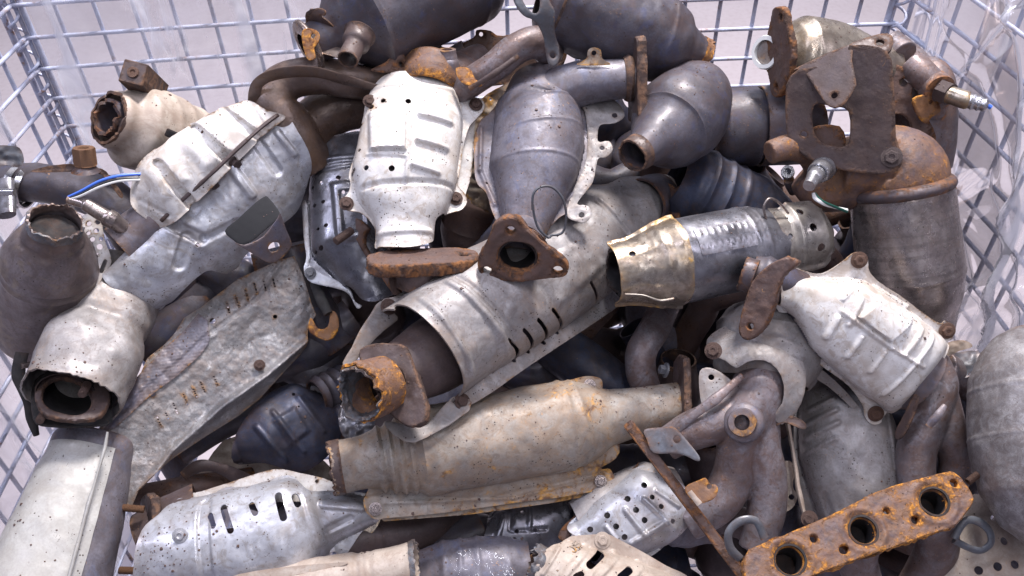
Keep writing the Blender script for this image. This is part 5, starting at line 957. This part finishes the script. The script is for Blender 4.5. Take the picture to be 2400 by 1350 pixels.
sweep(t,'frame_strip',ipath(t,[(1846,990,1.0,4,8),(1862,1080,.99,4,9),(1872,1150,.985,5,14),(1890,1225,.98,6,16)]),M['cream'],n=12,solid=True)
fit(t,'bolt',t.at(1897,1216,.965),(0,0,1),12,M['rust'],zs=.6)
foil('shield_scrap','thin cream shield scrap with one hole left of the cream dome',[(1826,1090),(1850,1080),(1862,1100),(1858,1140),(1868,1160),(1862,1185),(1840,1200),(1815,1190),(1822,1140)],1.0,'cream',amp=3,holes=[(1855,1165,7)],cat='heat shield')
# --- 35 big round right
t=T_('muffler_can','big rounded mottled grey can bulging in at the right edge','muffler',(2410,770,.95),(2492,1290,.88))
L=t.len
loft(t,'can',[(0,40),(20,80),(60,116),(120,146),(200,160),(L*.55,166),(L*.75,156),(L*.9,120),(L,60)],M['mottled'],thick=4,n=96,dent=1.0,ribs=[(L*.3,5,2),(L*.52,4,2)])
# --- 36 perforated bottom right
t=T_('heat_shield','cream sheet with large round punched holes in the bottom right corner','heat shield',(2250,1330,.93),(2400,1310,.93))
plate(t,'sheet',M['cream'],[(2225,1230),(2250,1180),(2285,1158),(2330,1180),(2400,1262),(2460,1330),(2460,1430),(2200,1430),(2210,1300)],holes=[(2290,1219,8),(2331,1214,7),(2355,1268,9),(2295,1337,10),(2338,1328,10),(2380,1323,10),(2420,1360,10)],z=-12,thick=4,bevel=1,zf=lambda x,y:-.0012*(x-80)**2+4*vnoise(P3(x,y),60,3))
# --- 41 curved pipe
t=T_('exhaust_pipe','short curved brown grey pipe in the dark gap below the shiny converter','exhaust pipe',(1540,740,1.08),(1520,920,1.06))
sweep(t,'pipe',ipath(t,[(1560,715,1.10,36),(1535,765,1.08,36),(1505,820,1.06,36),(1502,870,1.06,36),(1520,925,1.07,34)]),M['castiron'],thick=4)
t=T_('exhaust_pipe','dark straight pipe in shadow behind the long beige converter','exhaust pipe',(1330,830,1.12),(1470,930,1.12))
sweep(t,'pipe',ipath(t,[(1290,800,1.14,60),(1400,880,1.12,60),(1500,960,1.12,60)]),M['blue'],thick=4)
# --- 42 rusty hook
t=T_('rusty_hook','rust brown hooked bracket below the shiny perforated converter','bracket',(735,740,1.03),(785,770,1.03))
plate(t,'hook',M['vivid'],[(728,745),(745,770),(768,765),(775,730),(788,735),(794,765),(782,790),(765,798),(735,786),(722,770)],thick=9,bevel=2,noise=1.5)
sweep(t,'arm',ipath(t,[(770,735,1.03,10,6),(752,700,1.04,12,6),(736,660,1.06,12,6)]),M['black'],n=12,solid=True)
# --- 38/39 bottom pipes
t=T_('exhaust_pipe','cream cut pipe with a torn bluish end at the bottom edge left of centre','exhaust pipe',(560,1404,.92),(985,1326,.93))
L=t.len
loft(t,'pipe',[(0,60),(L*.64,60),(L*.68,50),(L*.74,50),(L*.76,54),(L,60)],M['cream'],jag=(0,16),thick=5,n=72,ribs=[(L*.69,6,5),(L*.72,6,4)])
loft(t,'torn_edge',[(L-14,61),(L+3,61)],M['torn'],jag=(0,18),thick=5)
plate(t,'seam_sheet',M['cream'],[(540,1352),(640,1332),(800,1318),(802,1326),(720,1342),(600,1362)],z=52,thick=3,bevel=0)
t=T_('exhaust_pipe','dim brown pipe crossing under the silver slotted converter','exhaust pipe',(830,1250,1.02),(1000,1220,1.05))
sweep(t,'pipe',ipath(t,[(800,1290,1.0,56),(880,1258,1.01,58),(960,1245,1.03,58),(1060,1210,1.07,54)]),M['plum'],thick=4,ribs=[(80,6,4)])
# --- 43 dark brace seen in the pale gap
t=T_('rusty_bracket','dark bent bar crossing the pale gap above the silver slotted converter','bracket',(450,1090,1.03),(590,1150,1.06))
sweep(t,'bar',ipath(t,[(430,1115,1.03,12,7),(470,1092,1.03,14,8),(520,1100,1.04,14,8),(585,1135,1.06,22,9)]),M['plum'],n=14,solid=True)
sweep(t,'long_bar',ipath(t,[(300,1170,1.04,30),(420,1150,1.05,32),(500,1135,1.07,30),(590,1120,1.1,26)]),M['rust'],n=30)
# --- 47 cup
foil('metal_cup','blue grey dished scrap piece at the right edge of the heap',[(2212,838),(2250,826),(2292,822),(2300,850),(2282,876),(2240,890),(2215,880)],1.02,'zinc',amp=4,tx=-20)
foil('scrap_strap','curled pale strap above the dished scrap piece',[(2200,815),(2230,800),(2262,798),(2280,812),(2250,822),(2215,836)],1.0,'cream',amp=5,cat='strap')
foil('shield_scrap','dark ribbed shield scrap behind the torn neck',[(795,960),(830,940),(880,960),(870,1010),(820,1030),(798,1010)],1.0,'shine',amp=5,cat='heat shield')
t=T_('catalytic_converter','dark grimy ribbed shell between the torn cream pipe and the stamped cream shield',CC,(990,1350,.99),(1240,1330,1.0))
loft(t,'body',[(-20,50),(10,62),(60,78),(200,78),(t.len,60)],M['steel'],thick=4,n=64,ribs=[(70,6,4),(110,6,4),(150,6,4)],dent=1.6)
t=foil('plastic_scrap','small curl of clear plastic film in the shadow right of the torn cream pipe',[(1060,1300),(1120,1285),(1190,1310),(1200,1350),(1080,1350)],.945,'film2',amp=3,cat='plastic',h=3)
# added pale sheet in place of the bright floor seen through the gap
foil('floor_stand_in','pale pink sheet glimpsed through the gap under the crumpled shield',[(440,1180),(480,1090),(560,1020),(760,1080),(760,1140),(600,1160)],1.13,'cream',amp=3,cat='sheet',h=5)
KEEP={
1:'charcoal pipe deep in the gap above the long crumpled aluminium heat shield',
2:'charcoal pipe deep in the gap below the large silver two-shell converter',
3:'charcoal pipe deep in the gap right of the pale shielded converter',
4:'charcoal pipe deep in the gap above the dark blue embossed converter',
5:'charcoal pipe deep in the gap right of the long crumpled aluminium heat shield',
6:'charcoal pipe deep in the gap right of the cream sheet',
7:'charcoal pipe deep in the gap above the cream sheet',
8:'charcoal pipe deep in the gap below the thick rusty three port manifold flange plate',
9:'charcoal pipe deep in the gap above the rust brown hooked bracket',
10:'charcoal pipe deep in the gap right of the blue grey twin pipe manifold',
11:'charcoal pipe deep in the gap right of the dim brown pipe',
12:'charcoal pipe deep in the gap left of the cream slotted converter at the bottom',
14:'charcoal pipe deep in the gap below the cream sheet',
15:'charcoal pipe deep in the gap right of the smooth silver converter',
17:'dark brown pipe deep in the gap above the shiny dark perforated converter',
19:'charcoal pipe deep in the gap above the longest pale grey shielded converter',
20:'rusty brown converter deep in the gap below the round dark elbow shaped converter',
21:'charcoal converter deep in the gap left of the shiny dark perforated converter',
22:'grey converter deep in the gap right of the shiny dark perforated converter',
23:'rusty brown converter deep in the gap below the upper white stamped converter',
27:'charcoal converter deep in the gap right of the dark blue tinted bare converter',
28:'dark blue converter deep in the gap below the upright brushed steel converter',
29:'charcoal converter deep in the gap below the shiny dark perforated converter',
31:'charcoal pipe deep in the gap below the grey seamed converter',
32:'grey converter deep in the gap right of the longest pale grey shielded converter',
33:'dark brown converter deep in the gap right of the longest pale grey shielded converter',
35:'dark blue pipe deep in the gap above the brown grey branched manifold',
36:'rusty brown pipe deep in the gap right of the shiny blue grey converter',
38:'dark brown converter deep in the gap below the shiny dark perforated converter',
39:'dark blue pipe deep in the gap below the upper white stamped converter',
40:'dark blue converter deep in the gap right of the longest pale grey shielded converter',
41:'rusty brown pipe deep in the gap above the dark straight pipe',
42:'grey pipe deep in the gap above the short curved brown grey pipe',
43:'rusty brown pipe deep in the gap below the shiny blue grey converter',
45:'dark brown converter deep in the gap right of the long crumpled aluminium heat shield',
46:'charcoal converter deep in the gap left of the longest pale grey shielded converter',
48:'charcoal converter deep in the gap below the longest pale grey shielded converter',
49:'charcoal pipe deep in the gap below the longest pale grey shielded converter',
51:'dark blue pipe deep in the gap right of the short curved brown grey pipe',
52:'charcoal pipe deep in the gap above the brown grey branched manifold',
53:'dark blue converter deep in the gap below the lower right white stamped converter',
55:'dark brown converter deep in the gap left of the long beige rust freckled converter',
56:'grey converter deep in the gap below the longest pale grey shielded converter',
57:'rusty brown pipe deep in the gap below the longest pale grey shielded converter',
59:'dark brown converter deep in the gap right of the long beige rust freckled converter',
61:'rusty brown converter deep in the gap right of the brown grey branched manifold',
62:'dark blue converter deep in the gap left of the blue grey twin pipe manifold',
63:'rusty brown converter deep in the gap left of the long beige rust freckled converter',
67:'charcoal converter deep in the gap left of the thin rusty angle bar',
68:'dark brown converter deep in the gap left of the brown grey branched manifold',
69:'dark blue converter deep in the gap left of the dirty cream domed converter shield',
70:'charcoal converter deep in the gap below the blue grey twin pipe manifold',
71:'grey pipe deep in the gap right of the smooth silver converter',
72:'dark blue pipe deep in the gap left of the long beige rust freckled converter',
74:'grey pipe deep in the gap left of the dark ribbed shield',
76:'grey converter deep in the gap right of the bright perforated and cross ribbed heat shield',
77:'dark brown pipe deep in the gap below the brown grey branched manifold',
78:'charcoal pipe deep in the gap left of the thick rusty three port manifold flange plate',
79:'rusty brown converter right of the thick rusty three port manifold flange plate',
80:'charcoal pipe deep in the gap right of the thick rusty three port manifold flange plate',
82:'dark blue converter deep in the gap right of the grey seamed converter',
86:'grey converter deep in the gap right of the grey seamed converter',
87:'charcoal converter deep in the gap left of the round dark elbow shaped converter',
94:'charcoal pipe deep in the gap right of the dark blue tinted bare converter',
95:'rusty brown pipe deep in the gap left of the upright brushed steel converter',
98:'charcoal pipe deep in the gap below the upper white stamped converter',
103:'charcoal converter deep in the gap right of the shiny blue grey converter',
104:'dark brown converter deep in the gap below the upright brushed steel converter',
106:'rusty brown converter deep in the shadow of the heap',
107:'charcoal converter small, in the gap left of the longest pale grey shielded converter',
109:'rusty brown pipe deep in the gap below the galvanised wire mesh crate holding the heap',
110:'grey converter deep in the gap left of the shiny blue grey converter',
111:'charcoal pipe small, in the gap above the brown grey branched manifold',
114:'charcoal pipe deep in the gap left of the long crumpled aluminium heat shield',
118:'charcoal pipe deep in the gap right of the longest pale grey shielded converter',
119:'dark brown converter deep in the gap right of the dark straight pipe',
121:'dark brown converter deep in the gap above the brown grey branched manifold',
132:'charcoal pipe deep in the gap left of the dark bent bar',
135:'rusty brown converter deep in the gap right of the long beige rust freckled converter',
142:'dark brown converter deep in the gap below the long beige rust freckled converter',
145:'rusty brown pipe deep in the shadow of the heap',
146:'grey converter deep in the gap below the brown grey branched manifold',
149:'rusty brown pipe deep in the gap left of the smooth silver converter',
152:'rusty brown pipe deep in the gap below the cream slotted converter',
153:'dark blue converter deep in the gap right of the cream slotted converter',
154:'dark brown converter deep in the gap below the thin rusty angle bar',
156:'rusty brown converter deep in the gap below the thick rusty three port manifold flange plate'}
DEEP=[]; fid=[0]
MN={'dark':'charcoal','plum':'dark brown','rust':'rusty brown','blue':'dark blue','steel':'grey'}
def filler(kind,mk,a,b):
    fid[0]+=1; k=fid[0]
    if KEEP is not None and k not in KEEP: return None
    t=T_('catalytic_converter' if kind else 'exhaust_pipe',KEEP[k] if KEEP else 'x',CC if kind else 'exhaust pipe',a,b,group='converters buried in the heap' if kind else 'pipes buried in the heap')
    t.seed=k; DEEP.append((k,t.e.name,MN[mk],'converter' if kind else 'pipe')); return t
for a,b,c,d_,dd in ((380,720,520,650,1.13),(520,640,680,700,1.13),(360,690,440,640,1.12),(600,760,760,880,1.14),(640,840,780,780,1.13),(2240,1250,2380,1330,1.02),(2200,1380,2400,1230,1.06),(1980,1330,2120,1400,1.02),(700,640,760,760,1.12),(2180,880,2290,1000,1.07),(900,1330,1080,1270,1.04),(1040,1340,1260,1330,1.03),(1000,1400,1230,1380,1.0),(2300,1330,2440,1400,1.0),(560,1120,760,1160,1.18)):
    t=filler(0,'dark',(a,b,dd),(c,d_,dd+.01))
    if t: sweep(t,'pipe',[(-60,10,0,52),(t.len*.5,-12,8,56),(t.len+60,10,0,52)],M['dark'],n=36,step=7)
# ================================================================ lower layers of the heap
rnd=random.Random(11)
def inheap(x,y):
    if y<235: return False
    if x<330: return False
    if y<600 and x<620: return False
    if x>2150 and y<820: return False
    if y<420 and x>1840: return False
    if 440<x<760 and 1010<y<1190: return False
    return x<2330 and y<1420
def deep(layer,step,dd,rad):
    y=250
    while y<1420:
        x=340+rnd.uniform(0,80)
        while x<2330:
            px,py=x+rnd.uniform(-40,40),y+rnd.uniform(-40,40); a=rnd.uniform(0,6.28); ll=rnd.uniform(90,130); dx,dy=math.cos(a)*ll,math.sin(a)*ll*.7
            if inheap(px,py) and inheap(px+dx*1.5,py+dy*1.5) and inheap(px-dx*1.5,py-dy*1.5):
                D=np.interp(py,[0,675,1350],[1.06,1.10,1.0])+dd+rnd.uniform(-.01,.02); k=rnd.random(); mk=rnd.choice(['dark','plum','rust','blue','dark','steel']); m=M[mk]
                t=filler(k<.6,mk,(px-dx,py-dy,D-.03*math.sin(a)),(px+dx,py+dy,D+.03*math.sin(a)))
                x+=step
                if t is None: continue
                L=t.len
                if k<.6: loft(t,'body',[(-20,36),(20,40),(60,rad),(L-50,rad),(L,44),(L+30,40)],m,thick=4,n=40,step=6,ribs=[(70,5,3),(L-60,5,3)],jag=(6,0))
                else: sweep(t,'pipe',[(-40,20,0,34),(L*.4,-20,10,36),(L*.7,0,0,36),(L+40,50,-20,34)],m,n=32,step=7)
                continue
            x+=step
        y+=step*.72
deep(1,170,.10,66)
deep(2,165,.19,92)

for lb,pts in (('charcoal pipe in the gap between the lug of the black strap and the perforated converter',[(600,640,1.11,44),(680,620,1.12,48),(760,600,1.14,48)]),('charcoal pipe in the dark gap between the pale shielded converter and the crumpled shield',[(330,830,1.10,46),(400,770,1.11,50),(480,700,1.13,50)]),('charcoal pipe in the gap under the lower edge of the crumpled aluminium shield',[(420,1060,1.10,34),(520,985,1.11,44),(640,930,1.13,46)])):
    t=T_('exhaust_pipe',lb,'exhaust pipe',(*pts[0][:3],),(*pts[-1][:3],)); sweep(t,'pipe',ipath(t,pts),M['dark'],n=36,step=7)
# ---- rust grit and flakes lying loose on the upper faces of the heap
bpy.context.view_layer.update(); dg=bpy.context.evaluated_depsgraph_get()
for o in list(bag.e.children): o.hide_viewport=True
dg.update(); gr=random.Random(5); GV=[];GF=[]
tries=0
while len(GF)<11000 and tries<6000:
    tries+=1; x,y=gr.uniform(-.55,.55),gr.uniform(.35,1.05)
    if gr.random()<.3 and GV: q=GV[gr.randrange(len(GV))]; x,y=q[0]+gr.gauss(0,.012),q[1]+gr.gauss(0,.012)
    ok,loc,n,idx,o,m=sc.ray_cast(dg,Vector((x,y,1.35)),Vector((0,0,-1)))
    if not ok or n.z<.72 or loc.z<.3 or o.parent is None or o.parent.name.startswith(('wire_crate','plastic')): continue
    r=gr.uniform(.0004,.0013)*(1 if gr.random()<.9 else 1.8); b=len(GV); k=gr.choice((4,5,6)); a0=gr.uniform(0,6)
    tt=n.orthogonal().normalized(); bt=n.cross(tt)
    for h_,sc_ in ((-.0002,1),(r*.5,.75)):
        for i in range(k):
            a=a0+i*6.283/k; rr=r*sc_*gr.uniform(.6,1.2); GV.append(tuple(loc+tt*(rr*math.cos(a))+bt*(rr*math.sin(a))+n*h_))
    GV.append(tuple(loc+n*r*.55))
    for i in range(k): GF.append((b+i,b+(i+1)%k,b+k+(i+1)%k,b+k+i)); GF.append((b+k+i,b+k+(i+1)%k,b+2*k))
for o in bag.e.children: o.hide_viewport=False
me=bpy.data.meshes.new('rust_grit'); me.from_pydata(GV,[],GF); me.materials.append(M['rust']); o=bpy.data.objects.new('rust_grit',me); col.objects.link(o); tag(o,'loose dark rust grit and flakes scattered over the heap','rust grit',kind='stuff')
